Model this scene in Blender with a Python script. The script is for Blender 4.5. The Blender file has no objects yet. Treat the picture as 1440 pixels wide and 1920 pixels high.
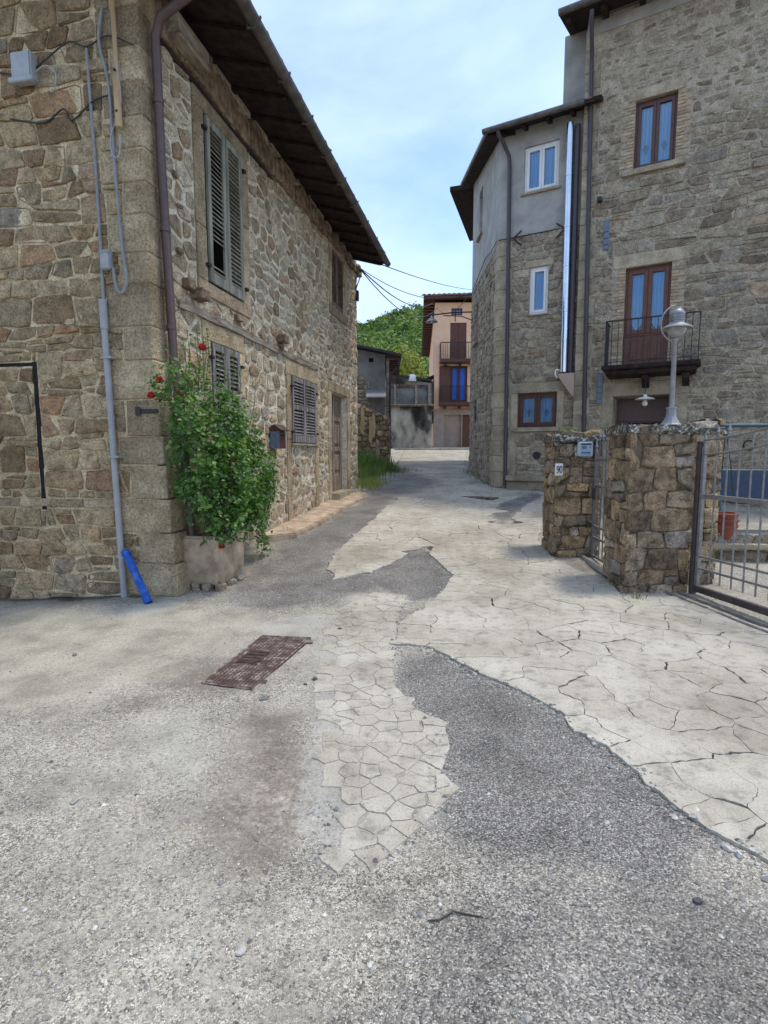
import bpy, bmesh, math, random
import numpy as np
from mathutils import Vector as V, Matrix

PI = math.pi
sc = bpy.context.scene
col = sc.collection

# ------------------------------------------------------------------ camera, sky, sun, exposure
PITCH = math.atan(112 / 1030)
CAM = V((0, 0, 1.6))
cd = bpy.data.cameras.new('camera')
cam = bpy.data.objects.new('camera', cd)
col.objects.link(cam)
cam.location = CAM
cam.rotation_euler = (PI / 2 - PITCH, 0, 0)
cd.sensor_fit = 'VERTICAL'
cd.sensor_height = 24
cd.lens = 24 * 1030 / 1920
cd.clip_start = .05
cd.clip_end = 3000
sc.camera = cam

SUN_EL = math.radians(70)
SUN_DIR = V((math.cos(math.radians(12)), math.sin(math.radians(12)), 0)) * math.cos(SUN_EL) + V((0, 0, math.sin(SUN_EL)))
world = bpy.data.worlds.new('World')
sc.world = world
world.use_nodes = True
wt = world.node_tree
wn, wl = wt.nodes, wt.links
bg = wn['Background']
sky = wn.new('ShaderNodeTexSky')
sky.sky_type = 'NISHITA'
sky.sun_disc = False
sky.sun_elevation = SUN_EL
sky.sun_rotation = math.atan2(SUN_DIR.x, SUN_DIR.y)
sky.altitude = 600
sky.dust_density = 2.0
sky.ozone_density = 3.0
tc = wn.new('ShaderNodeTexCoord')
mp = wn.new('ShaderNodeMapping')
mp.inputs['Scale'].default_value = (1.0, 1.0, 1.7)
mp.inputs['Location'].default_value = (.37, .1, .2)
nz = wn.new('ShaderNodeTexNoise')
nz.inputs['Scale'].default_value = 1.7
nz.inputs['Detail'].default_value = 7
nz.inputs['Roughness'].default_value = .52
nz.inputs['Distortion'].default_value = .25
rp = wn.new('ShaderNodeValToRGB')
rp.color_ramp.elements[0].position = .41
rp.color_ramp.elements[0].color = (.0, .0, .0, 1)
rp.color_ramp.elements[1].position = .70
rp.color_ramp.elements[1].color = (1, 1, 1, 1)
mx = wn.new('ShaderNodeMix')
mx.data_type = 'RGBA'
mx.inputs[7].default_value = (3.3, 4.0, 5.0, 1)
wl.new(tc.outputs['Generated'], mp.inputs['Vector'])
wl.new(mp.outputs[0], nz.inputs['Vector'])
wl.new(nz.outputs['Fac'], rp.inputs[0])
wl.new(rp.outputs[0], mx.inputs[0])
wl.new(sky.outputs[0], mx.inputs[6])
wl.new(mx.outputs[2], bg.inputs['Color'])
bg.inputs['Strength'].default_value = .15

sd = bpy.data.lights.new('sun', 'SUN')
sd.energy = 1.3
sd.angle = math.radians(9)
sd.color = (1, .92, .80)
sun = bpy.data.objects.new('sun', sd)
col.objects.link(sun)
sun.rotation_euler = SUN_DIR.to_track_quat('Z', 'Y').to_euler()
sun.location = (10, 0, 20)

vs = sc.view_settings
vs.view_transform = 'Standard'
vs.look = 'None'
vs.exposure = 1.06
vs.gamma = 1
vs.use_curve_mapping = False
sc.render.engine = 'CYCLES'
sc.cycles.max_bounces = 6
sc.cycles.diffuse_bounces = 4
sc.cycles.transparent_max_bounces = 8
sc.cycles.use_denoising = True

# ------------------------------------------------------------------ materials
def ramp(nt, cols):
    r = nt.nodes.new('ShaderNodeValToRGB')
    e = r.color_ramp.elements
    while len(e) < len(cols):
        e.new(.5)
    for k, (p, c) in enumerate(cols):
        e[k].position = p
        e[k].color = (c if isinstance(c, tuple) else (c, c, c)) + (1,)
    return r

def N(nt, kind, **kw):
    n = nt.nodes.new('ShaderNode' + kind)
    for k, v in kw.items():
        if k[0] == '_':
            setattr(n, k[1:], v)
        else:
            n.inputs[k.replace('0', ' ')].default_value = v
    return n

def mixc(nt, a, b, fac, mode='MIX'):
    m = nt.nodes.new('ShaderNodeMix')
    m.data_type = 'RGBA'
    m.blend_type = mode
    for sock, val in ((6, a), (7, b), (0, fac)):
        if hasattr(val, 'links') or isinstance(val, bpy.types.NodeSocket):
            nt.links.new(val, m.inputs[sock])
        elif isinstance(val, tuple):
            m.inputs[sock].default_value = val + (1,)
        else:
            m.inputs[sock].default_value = val
    return m.outputs[2]

MATS = {}
def M(name, cols, scale=6, rough=.9, bump=.3, bscale=30, bdist=.01, metal=0, spec=.3, palette=None, stretch=(1, 1, 1),
      stain=0, stain_col=.55, stain_scale=.7, detail=6, tonek=0, grain=0):
    m = bpy.data.materials.new(name)
    m.use_nodes = True
    nt = m.node_tree
    L = nt.links
    b = nt.nodes['Principled BSDF']
    b.inputs['Roughness'].default_value = rough
    b.inputs['Metallic'].default_value = metal
    b.inputs['Specular IOR Level'].default_value = spec
    geo = N(nt, 'NewGeometry')
    mpn = N(nt, 'Mapping')
    mpn.inputs['Scale'].default_value = stretch
    L.new(geo.outputs['Position'], mpn.inputs['Vector'])
    n1 = N(nt, 'TexNoise', Scale=scale, Detail=detail, Roughness=.6)
    L.new(mpn.outputs[0], n1.inputs['Vector'])
    r1 = ramp(nt, [(.5 + (p - .5) * .62, c_) for p, c_ in cols])
    L.new(n1.outputs['Fac'], r1.inputs[0])
    c = r1.outputs[0]
    if grain:
        n5 = N(nt, 'TexNoise', Scale=grain, Detail=3, Roughness=.7)
        L.new(mpn.outputs[0], n5.inputs['Vector'])
        r5 = ramp(nt, [(.36, .62), (.5, 1.0), (.64, 1.28)])
        L.new(n5.outputs['Fac'], r5.inputs[0])
        c = mixc(nt, c, r5.outputs[0], 1.0, 'MULTIPLY')
    if palette or tonek:
        at = N(nt, 'Attribute', _attribute_name='tone')
        sp = N(nt, 'SeparateColor')
        L.new(at.outputs['Color'], sp.inputs[0])
        if palette:
            r2 = ramp(nt, palette)
            L.new(sp.outputs[0], r2.inputs[0])
            c = mixc(nt, r2.outputs[0], c, 1.0, 'MULTIPLY')
        if tonek:
            r3 = ramp(nt, [(0, 1 - tonek), (1, 1 + tonek)])
            L.new(sp.outputs[1], r3.inputs[0])
            c = mixc(nt, c, r3.outputs[0], 1.0, 'MULTIPLY')
    if stain:
        n3 = N(nt, 'TexNoise', Scale=stain_scale, Detail=5, Roughness=.65)
        L.new(geo.outputs['Position'], n3.inputs['Vector'])
        sc_ = stain_col if isinstance(stain_col, tuple) else (stain_col,) * 3
        r4 = ramp(nt, [(.42, 0.0), (.68, stain)])
        L.new(n3.outputs['Fac'], r4.inputs[0])
        c = mixc(nt, c, mixc(nt, c, sc_, 1.0, 'MULTIPLY'), r4.outputs[0])
    L.new(c, b.inputs['Base Color'])
    if bump:
        n2 = N(nt, 'TexNoise', Scale=bscale, Detail=6, Roughness=.65)
        L.new(mpn.outputs[0], n2.inputs['Vector'])
        bp = N(nt, 'Bump', Strength=bump, Distance=bdist)
        L.new(n2.outputs['Fac'], bp.inputs['Height'])
        L.new(bp.outputs[0], b.inputs['Normal'])
    MATS[name] = m
    return m

def flat(name, c, rough=.6, metal=0, spec=.5, var=.12, scale=15, bump=.08):
    lo = tuple(x * (1 - var) for x in c)
    hi = tuple(min(1, x * (1 + var)) for x in c)
    return M(name, [(.3, lo), (.7, hi)], scale=scale, rough=rough, metal=metal, spec=spec, bump=bump, bscale=60, bdist=.004, stain=.5, stain_col=.75, stain_scale=2.5)

M('stone_left', [(.25, .6), (.5, .95), (.78, 1.22)], scale=9, bump=1, bscale=20, bdist=.07, tonek=.22, stain=.7, stain_col=(.66, .63, .58), grain=48,
  palette=[(0, (0.289, 0.191, 0.105)), (.2, (0.417, 0.298, 0.168)), (.45, (0.476, 0.362, 0.215)), (.65, (0.389, 0.304, 0.195)), (.82, (0.519, 0.397, 0.234)), (.95, (0.417, 0.239, 0.127)), (1, (0.389, 0.332, 0.255))])
M('stone_front', [(.25, .62), (.5, .95), (.78, 1.2)], scale=9, bump=1, bscale=22, bdist=.07, tonek=.22, stain=.5, stain_col=(.76, .7, .6), grain=48,
  palette=[(0, (0.387, 0.288, 0.180)), (.3, (0.549, 0.443, 0.300)), (.6, (0.608, 0.523, 0.383)), (.85, (0.460, 0.392, 0.300)), (1, (0.549, 0.363, 0.218))])
M('mortar_left', [(.3, (0.491, 0.381, 0.229)), (.5, (0.651, 0.523, 0.333)), (.72, (0.774, 0.636, 0.421))], scale=7, bump=1, bscale=40, bdist=.03, stain=.7, stain_col=(.62, .57, .5), grain=60)
M('mortar_front', [(.3, (0.588, 0.503, 0.361)), (.5, (0.753, 0.674, 0.505)), (.7, (0.870, 0.788, 0.618))], scale=8, bump=1, bscale=35, bdist=.04, stain=.5, stain_col=(.62, .55, .44), grain=60)
M('stone_right', [(.25, .62), (.5, .96), (.78, 1.22)], scale=8, bump=1, bscale=18, bdist=.08, tonek=.2, stain=.5, stain_col=(.74, .73, .72), grain=40,
  palette=[(0, (0.278, 0.215, 0.158)), (.3, (0.416, 0.338, 0.244)), (.6, (0.461, 0.390, 0.290)), (.85, (0.377, 0.325, 0.262)), (.96, (0.410, 0.325, 0.237)), (1, (0.490, 0.338, 0.224))])
M('mortar_right', [(.3, (0.419, 0.346, 0.254)), (.5, (0.521, 0.442, 0.338)), (.72, (0.609, 0.525, 0.413))], scale=5, bump=1, bscale=20, bdist=.08, stain=.6, stain_col=(.72, .7, .68), grain=45)
M('stone_pillar', [(.25, .45), (.5, .92), (.8, 1.3)], scale=9, bump=1, bscale=18, bdist=.08, tonek=.25, stain=.7, stain_col=(.5, .45, .4), stain_scale=2.2, grain=45,
  palette=[(0, (0.255, 0.182, 0.121)), (.25, (0.451, 0.319, 0.198)), (.5, (0.373, 0.298, 0.220)), (.7, (0.610, 0.421, 0.220)), (.9, (0.471, 0.360, 0.264)), (1, (0.729, 0.659, 0.594))])
M('mortar_pillar', [(.3, (.10, .075, .05)), (.7, (.24, .185, .125))], scale=9, bump=1, bscale=30, bdist=.05)
M('dressed', [(.28, (0.360, 0.283, 0.176)), (.5, (0.462, 0.364, 0.233)), (.75, (0.561, 0.452, 0.303))], scale=4, bump=1, bscale=28, bdist=.05, tonek=.26, stain=.9, stain_col=(.62, .57, .52), stain_scale=1.6, grain=40)
M('dressed_grey', [(.28, (0.316, 0.257, 0.179)), (.5, (0.411, 0.341, 0.243)), (.75, (0.493, 0.418, 0.308))], scale=4, bump=.8, bscale=40, bdist=.025, tonek=.16, stain=.6, stain_col=.68, stain_scale=1.4, grain=55)
M('plaster_grey', [(.3, (.30, .285, .265)), (.5, (.36, .345, .32)), (.72, (.41, .395, .37))], scale=2.2, bump=.35, bscale=50, bdist=.01, stain=.6, stain_col=.8, stain_scale=1.2)
M('plaster_peach', [(.3, (0.777, 0.480, 0.306)), (.7, (0.861, 0.549, 0.360))], scale=1.2, bump=.1, bscale=40, stain=.4, stain_col=.88)
M('plaster_base', [(.3, (.38, .29, .235)), (.7, (.46, .36, .295))], scale=1.6, bump=.3, bscale=30, stain=.6, stain_col=.75)
M('plaster_dark', [(.25, (.02, .018, .016)), (.46, (.08, .072, .062)), (.56, (.30, .265, .215)), (.8, (.52, .475, .40))], scale=1.1, bump=.6, bscale=15, bdist=.03, stretch=(1, 1, .55))
M('plaster_shed', [(.3, (0.150, 0.144, 0.132)), (.7, (0.232, 0.223, 0.205))], scale=1.6, bump=.3, bscale=20, stain=.6, stain_col=.6)
M('wood_shutter', [(.3, (0.141, 0.140, 0.109)), (.5, (0.222, 0.217, 0.173)), (.72, (0.311, 0.287, 0.230))], scale=14, stretch=(1, 1, .12), bump=.5, bscale=40, bdist=.006)
M('wood_shutter_brown', [(.3, (.07, .04, .03)), (.5, (.15, .095, .075)), (.72, (.22, .17, .145))], scale=14, stretch=(1, 1, .12), bump=.5, bscale=40, bdist=.006)
M('wood_shutter_grey', [(.3, (.085, .07, .065)), (.5, (.17, .15, .145)), (.72, (.27, .25, .24))], scale=14, stretch=(1, 1, .12), bump=.5, bscale=40, bdist=.006)
M('wood_door', [(.3, (.12, .085, .06)), (.5, (.22, .165, .12)), (.72, (.32, .26, .20))], scale=12, stretch=(1, 1, .12), bump=.4, bscale=30, bdist=.006)
M('wood_beam', [(.3, (.15, .115, .085)), (.5, (.26, .215, .165)), (.72, (.37, .32, .26))], scale=9, stretch=(1, .25, 1.6), bump=.8, bscale=18, bdist=.02)
M('wood_pole', [(.3, (.35, .24, .13)), (.7, (.52, .39, .23))], scale=8, stretch=(1, 1, .15), bump=.3, bscale=30)
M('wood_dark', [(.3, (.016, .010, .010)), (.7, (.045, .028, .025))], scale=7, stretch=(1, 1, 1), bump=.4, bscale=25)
flat('wood_brown', (.12, .038, .02), rough=.45, var=.25)
flat('frame_brown', (.085, .032, .024), rough=.4, var=.25)
flat('pvc_white', (.74, .73, .72), rough=.4, var=.04)
flat('pipe_brown', (.085, .05, .045), rough=.5)
flat('pipe_dark', (.05, .038, .045), rough=.45)
flat('pvc_grey', (.31, .315, .32), rough=.55, var=.08)
flat('box_grey', (.34, .355, .37), rough=.5, var=.06)
flat('plate_blue_grey', (.12, .155, .22), rough=.5)
flat('cable_grey', (.23, .24, .25), rough=.6)
flat('cable_black', (.025, .025, .025), rough=.6)
flat('steel', (.60, .64, .70), rough=.16, metal=1, var=.03, bump=.0)
flat('gate_metal', (.24, .225, .215), rough=.5, metal=.35, var=.2)
flat('gate_post', (.075, .06, .06), rough=.5, metal=.2, var=.2)
flat('iron', (.028, .024, .024), rough=.55, metal=.2)
flat('lamp_grey', (.27, .27, .28), rough=.45, metal=.3, var=.15)
flat('enamel_white', (.66, .64, .58), rough=.35, var=.05)
flat('frosted', (.62, .60, .55), rough=.25, var=.08, spec=.6)
flat('lamp_bowl', (.30, .295, .27), rough=.15, var=.2, spec=.7)
flat('terracotta', (.23, .05, .026), rough=.65)
M('blue_plastic', [(.3, (.006, .06, .30)), (.55, (.012, .09, .42)), (.75, (.06, .15, .42))], scale=16, rough=.55, bump=.15, bscale=50, stain=.6, stain_col=.6, stain_scale=5)
flat('blue_paint', (.010, .030, .065), rough=.5, var=.2)
flat('teal_paint', (.025, .075, .10), rough=.5, var=.2)
flat('paper', (.72, .73, .74), rough=.8, var=.03)
flat('print_blue', (.05, .13, .42), rough=.7)
flat('print_dark', (.035, .04, .05), rough=.7)
flat('ceramic', (.82, .80, .74), rough=.3, var=.03)
flat('intercom', (.52, .58, .62), rough=.4, var=.05)
flat('intercom_screen', (.36, .46, .58), rough=.3, var=.05)
flat('rose', (.42, .012, .018), rough=.6, var=.3)
flat('copper_red', (.07, .028, .022), rough=.5)
flat('soil', (.05, .037, .028), rough=1)
M('gutter', [(.3, (.085, .075, .07)), (.7, (.16, .145, .135))], scale=6, rough=.5, metal=.3, bump=.15)
M('roof_tile', [(.3, (.11, .075, .06)), (.5, (.21, .125, .09)), (.75, (.31, .20, .15))], scale=5, bump=.5, bscale=25, tonek=.3, stain=.6, stain_col=.5, stain_scale=2)
M('trough', [(.3, (0.297, 0.221, 0.154)), (.5, (0.428, 0.330, 0.235)), (.75, (0.546, 0.433, 0.316))], scale=5, bump=.6, bscale=35, bdist=.015, stain=.6, stain_col=.7, stain_scale=2)
M('rust_dark', [(.3, (.045, .028, .022)), (.7, (.10, .062, .048))], scale=14, rough=.8, bump=.4, bscale=60, bdist=.005)
M('rust', [(.3, (.075, .047, .036)), (.5, (.125, .085, .066)), (.74, (.30, .255, .21))], scale=14, rough=.75, bump=.5, bscale=60, bdist=.005)
M('cap_lichen', [(.36, (.05, .048, .038)), (.54, (.16, .145, .11)), (.6, (.20, .18, .14)), (.64, (.50, .48, .42))], scale=20, bump=.8, bscale=30, bdist=.02)
M('brick', [(.3, .75), (.7, 1.15)], scale=12, bump=.4, bscale=50, tonek=.2, palette=[(0, (.40, .27, .17)), (.5, (.36, .29, .20)), (1, (.44, .35, .24))])
M('bark', [(.3, (.07, .055, .04)), (.7, (.17, .14, .11))], scale=9, bump=.8, bscale=20)
M('pebble', [(.3, .7), (.7, 1.2)], scale=30, bump=.2, tonek=.25, palette=[(0, (.10, .10, .10)), (.45, (.24, .235, .225)), (.8, (.40, .38, .34)), (1, (.55, .53, .48))])
M('rubble_edge', [(.25, (.11, .07, .045)), (.5, (.23, .16, .105)), (.78, (.36, .275, .195))], scale=8, bump=1, bscale=25, bdist=.03, tonek=.2)

def leaf_mat(name, pal, trans=.3, rough=.5):
    m = bpy.data.materials.new(name)
    m.use_nodes = True
    nt = m.node_tree
    b = nt.nodes['Principled BSDF']
    at = N(nt, 'Attribute', _attribute_name='tone')
    sp = N(nt, 'SeparateColor')
    nt.links.new(at.outputs['Color'], sp.inputs[0])
    r = ramp(nt, pal)
    nt.links.new(sp.outputs[0], r.inputs[0])
    nt.links.new(r.outputs[0], b.inputs['Base Color'])
    b.inputs['Roughness'].default_value = rough
    b.inputs['Specular IOR Level'].default_value = .4
    tr = N(nt, 'BsdfTranslucent')
    nt.links.new(mixc(nt, r.outputs[0], (1.2, 1.5, .5), 1.0, 'MULTIPLY'), tr.inputs['Color'])
    ms = N(nt, 'MixShader')
    ms.inputs[0].default_value = trans
    nt.links.new(b.outputs[0], ms.inputs[1])
    nt.links.new(tr.outputs[0], ms.inputs[2])
    nt.links.new(ms.outputs[0], nt.nodes['Material Output'].inputs['Surface'])
    MATS[name] = m
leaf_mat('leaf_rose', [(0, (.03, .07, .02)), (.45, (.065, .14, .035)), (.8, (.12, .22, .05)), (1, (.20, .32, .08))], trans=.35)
leaf_mat('leaf_hill', [(0, (.05, .095, .022)), (.5, (.12, .185, .045)), (1, (.20, .27, .07))], trans=.25, rough=.7)
leaf_mat('leaf_yellow', [(0, (.13, .14, .025)), (.5, (.23, .235, .04)), (1, (.33, .31, .06))], trans=.25, rough=.7)
leaf_mat('grass', [(0, (.06, .11, .028)), (.5, (.125, .19, .045)), (1, (.27, .28, .09))], trans=.25, rough=.7)

def glass_mat(name, tint, refl):
    m = bpy.data.materials.new(name)
    m.use_nodes = True
    nt = m.node_tree
    tr = N(nt, 'BsdfTransparent')
    tr.inputs[0].default_value = tint + (1,)
    gl = N(nt, 'BsdfGlossy')
    gl.inputs['Roughness'].default_value = .02
    fr = N(nt, 'Fresnel', IOR=refl)
    ms = N(nt, 'MixShader')
    nt.links.new(fr.outputs[0], ms.inputs[0])
    nt.links.new(tr.outputs[0], ms.inputs[1])
    nt.links.new(gl.outputs[0], ms.inputs[2])
    nt.links.new(ms.outputs[0], nt.nodes['Material Output'].inputs['Surface'])
    MATS[name] = m
glass_mat('glass', (.74, .88, .99), 1.65)
flat('glass_sky_painted', (.02, .13, .62), rough=.08, spec=.8, var=.05, bump=0)  # reflected sky painted into the panes as an opaque blue base colour
M('curtain', [(.3, (.50, .62, .76)), (.7, (.68, .77, .86))], scale=26, stretch=(1, 1, .04), rough=.9, bump=.5, bscale=24, bdist=.02)  # white cloth; blue of the sky mirrored in the panes put into its colour
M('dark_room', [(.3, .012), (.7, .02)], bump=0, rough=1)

# concrete of the broken road surface
def concrete_mat():
    m = bpy.data.materials.new('concrete')
    m.use_nodes = True
    nt = m.node_tree
    L = nt.links
    b = nt.nodes['Principled BSDF']
    b.inputs['Roughness'].default_value = .92
    b.inputs['Specular IOR Level'].default_value = .2
    geo = N(nt, 'NewGeometry')
    P = geo.outputs['Position']
    def tex(kind, **k):
        n = N(nt, kind, **k)
        L.new(P, n.inputs['Vector'])
        return n
    big = tex('TexNoise', Scale=1.1, Detail=7, Roughness=.62)
    r = ramp(nt, [(.36, (0.330, 0.300, 0.242)), (.5, (0.422, 0.390, 0.323)), (.64, (0.489, 0.455, 0.385))])
    L.new(big.outputs['Fac'], r.inputs[0])
    fine = tex('TexNoise', Scale=85, Detail=4, Roughness=.7)
    r2 = ramp(nt, [(.30, .55), (.42, .9), (.6, 1.03), (.75, 1.12)])
    L.new(fine.outputs['Fac'], r2.inputs[0])
    c = mixc(nt, r.outputs[0], r2.outputs[0], 1.0, 'MULTIPLY')
    mid = tex('TexNoise', Scale=9, Detail=6, Roughness=.7)
    r3 = ramp(nt, [(.34, .66), (.48, 1.0), (.66, 1.08)])
    L.new(mid.outputs['Fac'], r3.inputs[0])
    c = mixc(nt, c, r3.outputs[0], 1.0, 'MULTIPLY')
    # pits
    vo = tex('TexVoronoi', Scale=38)
    r5 = ramp(nt, [(.07, .35), (.13, 1.0)])
    L.new(vo.outputs['Distance'], r5.inputs[0])
    c = mixc(nt, c, r5.outputs[0], .8, 'MULTIPLY')
    at = N(nt, 'Attribute', _attribute_name='tone')
    sp = N(nt, 'SeparateColor')
    L.new(at.outputs['Color'], sp.inputs[0])
    r4 = ramp(nt, [(0, (.91, .89, .86)), (.5, (.98, .97, .95)), (1, (1.03, 1.03, 1.02))])
    L.new(sp.outputs[0], r4.inputs[0])
    c = mixc(nt, c, r4.outputs[0], 1.0, 'MULTIPLY')
    L.new(c, b.inputs['Base Color'])
    ad = N(nt, 'Math', _operation='ADD')
    L.new(fine.outputs['Fac'], ad.inputs[0])
    L.new(mid.outputs['Fac'], ad.inputs[1])
    bp = N(nt, 'Bump', Strength=.55, Distance=.006)
    L.new(ad.outputs[0], bp.inputs['Height'])
    L.new(bp.outputs[0], b.inputs['Normal'])
    MATS['concrete'] = m
concrete_mat()

def ground_mat():
    m = bpy.data.materials.new('ground_surface')
    m.use_nodes = True
    nt = m.node_tree
    L = nt.links
    b = nt.nodes['Principled BSDF']
    b.inputs['Roughness'].default_value = .9
    b.inputs['Specular IOR Level'].default_value = .25
    geo = N(nt, 'NewGeometry')
    P = geo.outputs['Position']
    def tex(kind, vec=None, **k):
        n = N(nt, kind, **k)
        L.new(vec or P, n.inputs['Vector'])
        return n
    at = N(nt, 'Attribute', _attribute_name='mask')
    sp = N(nt, 'SeparateColor')
    L.new(at.outputs['Color'], sp.inputs[0])
    at2 = N(nt, 'Attribute', _attribute_name='mask2')
    sp2 = N(nt, 'SeparateColor')
    L.new(at2.outputs['Color'], sp2.inputs[0])
    # aggregate: two sizes of chips
    v1 = tex('TexVoronoi', Scale=185)
    v2 = tex('TexVoronoi', Scale=85)
    sc1 = N(nt, 'SeparateColor')
    L.new(v1.outputs['Color'], sc1.inputs[0])
    sc2 = N(nt, 'SeparateColor')
    L.new(v2.outputs['Color'], sc2.inputs[0])
    worn = ramp(nt, [(0, (0.102, 0.092, 0.074)), (.22, (0.256, 0.232, 0.187)), (.5, (0.400, 0.365, 0.294)), (.8, (0.532, 0.490, 0.401)), (1, (0.758, 0.705, 0.601))])
    L.new(sc1.outputs[0], worn.inputs[0])
    worn2 = ramp(nt, [(0, (0.154, 0.138, 0.112)), (.5, (0.409, 0.375, 0.303)), (1, (0.655, 0.610, 0.515))])
    L.new(sc2.outputs[1], worn2.inputs[0])
    gate = ramp(nt, [(.76, 0.0), (.80, 1.0)])
    L.new(sc2.outputs[0], gate.inputs[0])
    wc = mixc(nt, worn.outputs[0], worn2.outputs[0], gate.outputs[0])
    dark = ramp(nt, [(0, (0.062, 0.058, 0.053)), (.35, (0.146, 0.137, 0.124)), (.65, (0.224, 0.210, 0.188)), (.88, (0.354, 0.332, 0.296)), (1, (0.520, 0.485, 0.428))])
    L.new(sc1.outputs[0], dark.inputs[0])
    # gaps between the chips
    gap = ramp(nt, [(.4, 1.0), (.8, .6)])
    L.new(v1.outputs['Distance'], gap.inputs[0])
    gp_ = mixc(nt, (1., 1., 1.), gap.outputs[0], .8)
    wc = mixc(nt, wc, gp_, 1.0, 'MULTIPLY')
    n1 = tex('TexNoise', Scale=16, Detail=10, Roughness=.82)
    n2 = tex('TexNoise', Scale=2.3, Detail=6, Roughness=.62)
    def soft(sock, noise, k=.9, lo=.42, hi=.58):
        # mask + (noise-.5)*k sharpened
        s = N(nt, 'Math', _operation='MULTIPLY_ADD')
        s.inputs[1].default_value = k
        L.new(noise.outputs['Fac'], s.inputs[0])
        L.new(sock, s.inputs[2])
        s2 = N(nt, 'Math', _operation='SUBTRACT')
        L.new(s.outputs[0], s2.inputs[0])
        s2.inputs[1].default_value = k * .5
        r = ramp(nt, [(lo, 0.0), (hi, 1.0)])
        L.new(s2.outputs[0], r.inputs[0])
        return r.outputs[0]
    np_ = tex('TexNoise', Scale=1.25, Detail=9, Roughness=.68, Distortion=.6)
    rpale = ramp(nt, [(.50, 0.0), (.60, .85)])
    L.new(np_.outputs['Fac'], rpale.inputs[0])
    rp2 = ramp(nt, [(.40, .0), (.56, 1.0)])
    L.new(n1.outputs['Fac'], rp2.inputs[0])
    fine0 = tex('TexNoise', Scale=75, Detail=4, Roughness=.7)
    rpc = ramp(nt, [(.32, (0.256, 0.232, 0.187)), (.5, (0.419, 0.385, 0.313)), (.66, (0.532, 0.495, 0.410))])
    L.new(fine0.outputs['Fac'], rpc.inputs[0])
    wc = mixc(nt, wc, rpc.outputs[0], mixc(nt, rpale.outputs[0], rp2.outputs[0], 1.0, 'MULTIPLY'))
    c = mixc(nt, wc, dark.outputs[0], soft(sp.outputs[0], n1, 1.3, .25, .75))
    fine = tex('TexNoise', Scale=70, Detail=4, Roughness=.7)
    def dust(lo, hi):
        r = ramp(nt, [(.3, lo), (.65, hi)])
        L.new(fine.outputs['Fac'], r.inputs[0])
        return r.outputs[0]
    c = mixc(nt, c, dust((.155, .127, .102), (.285, .238, .192)), soft(sp.outputs[2], n1, 1.9, .42, .85))
    c = mixc(nt, c, dust((.31, .28, .215), (.50, .455, .365)), soft(sp.outputs[1], n1, 2.0, .36, .72))
    c = mixc(nt, c, dust((.33, .31, .26), (.48, .455, .395)), soft(sp2.outputs[0], n1, 1.9, .38, .72))
    c = mixc(nt, c, dust((.05, .045, .035), (.12, .10, .08)), soft(sp2.outputs[1], n1, 1.0, .4, .65))
    va = ramp(nt, [(.36, .74), (.5, .97), (.64, 1.14)])
    L.new(n2.outputs['Fac'], va.inputs[0])
    c = mixc(nt, c, va.outputs[0], 1.0, 'MULTIPLY')
    n4 = tex('TexNoise', Scale=44, Detail=4, Roughness=.75)
    vb = ramp(nt, [(.34, .66), (.46, .96), (.56, 1.04), (.68, 1.26)])
    L.new(n4.outputs['Fac'], vb.inputs[0])
    c = mixc(nt, c, vb.outputs[0], .8, 'MULTIPLY')
    L.new(c, b.inputs['Base Color'])
    s = N(nt, 'Math', _operation='SUBTRACT')
    s.inputs[0].default_value = 1
    L.new(v1.outputs['Distance'], s.inputs[1])
    s2 = N(nt, 'Math', _operation='MULTIPLY_ADD')
    L.new(sc1.outputs[1], s2.inputs[0])
    s2.inputs[1].default_value = .6
    L.new(s.outputs[0], s2.inputs[2])
    bp = N(nt, 'Bump', Strength=.75, Distance=.006)
    L.new(s2.outputs[0], bp.inputs['Height'])
    L.new(bp.outputs[0], b.inputs['Normal'])
    MATS['ground_surface'] = m
ground_mat()

# ------------------------------------------------------------------ mesh helpers
WO = {}
def tag(o, label=None, cat=None, group=None, kind=None):
    if label: o['label'] = label
    if cat: o['category'] = cat
    if group: o['group'] = group
    if kind: o['kind'] = kind
    return o

def thing(name, label, cat, loc, group=None):
    o = bpy.data.objects.new(name, None)
    o.empty_display_size = .2
    col.objects.link(o)
    o.location = loc
    WO[o.name] = V(loc)
    return tag(o, label, cat, group)

class Fr:
    """facade frame: u along the wall, v = world height, d outwards"""
    def __init__(s, o, u):
        s.o = V((o[0], o[1], 0))
        s.u = V((u[0], u[1], 0)).normalized()
        s.n = V((s.u.y, -s.u.x, 0))
    def p(s, u, v, d=0):
        r = s.o + s.u * u + s.n * d
        return V((r.x, r.y, v))
    def rotz(s):
        return math.atan2(s.u.y, s.u.x)
WF = Fr((0, 0), (1, 0))     # u = x, d = -y

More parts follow.
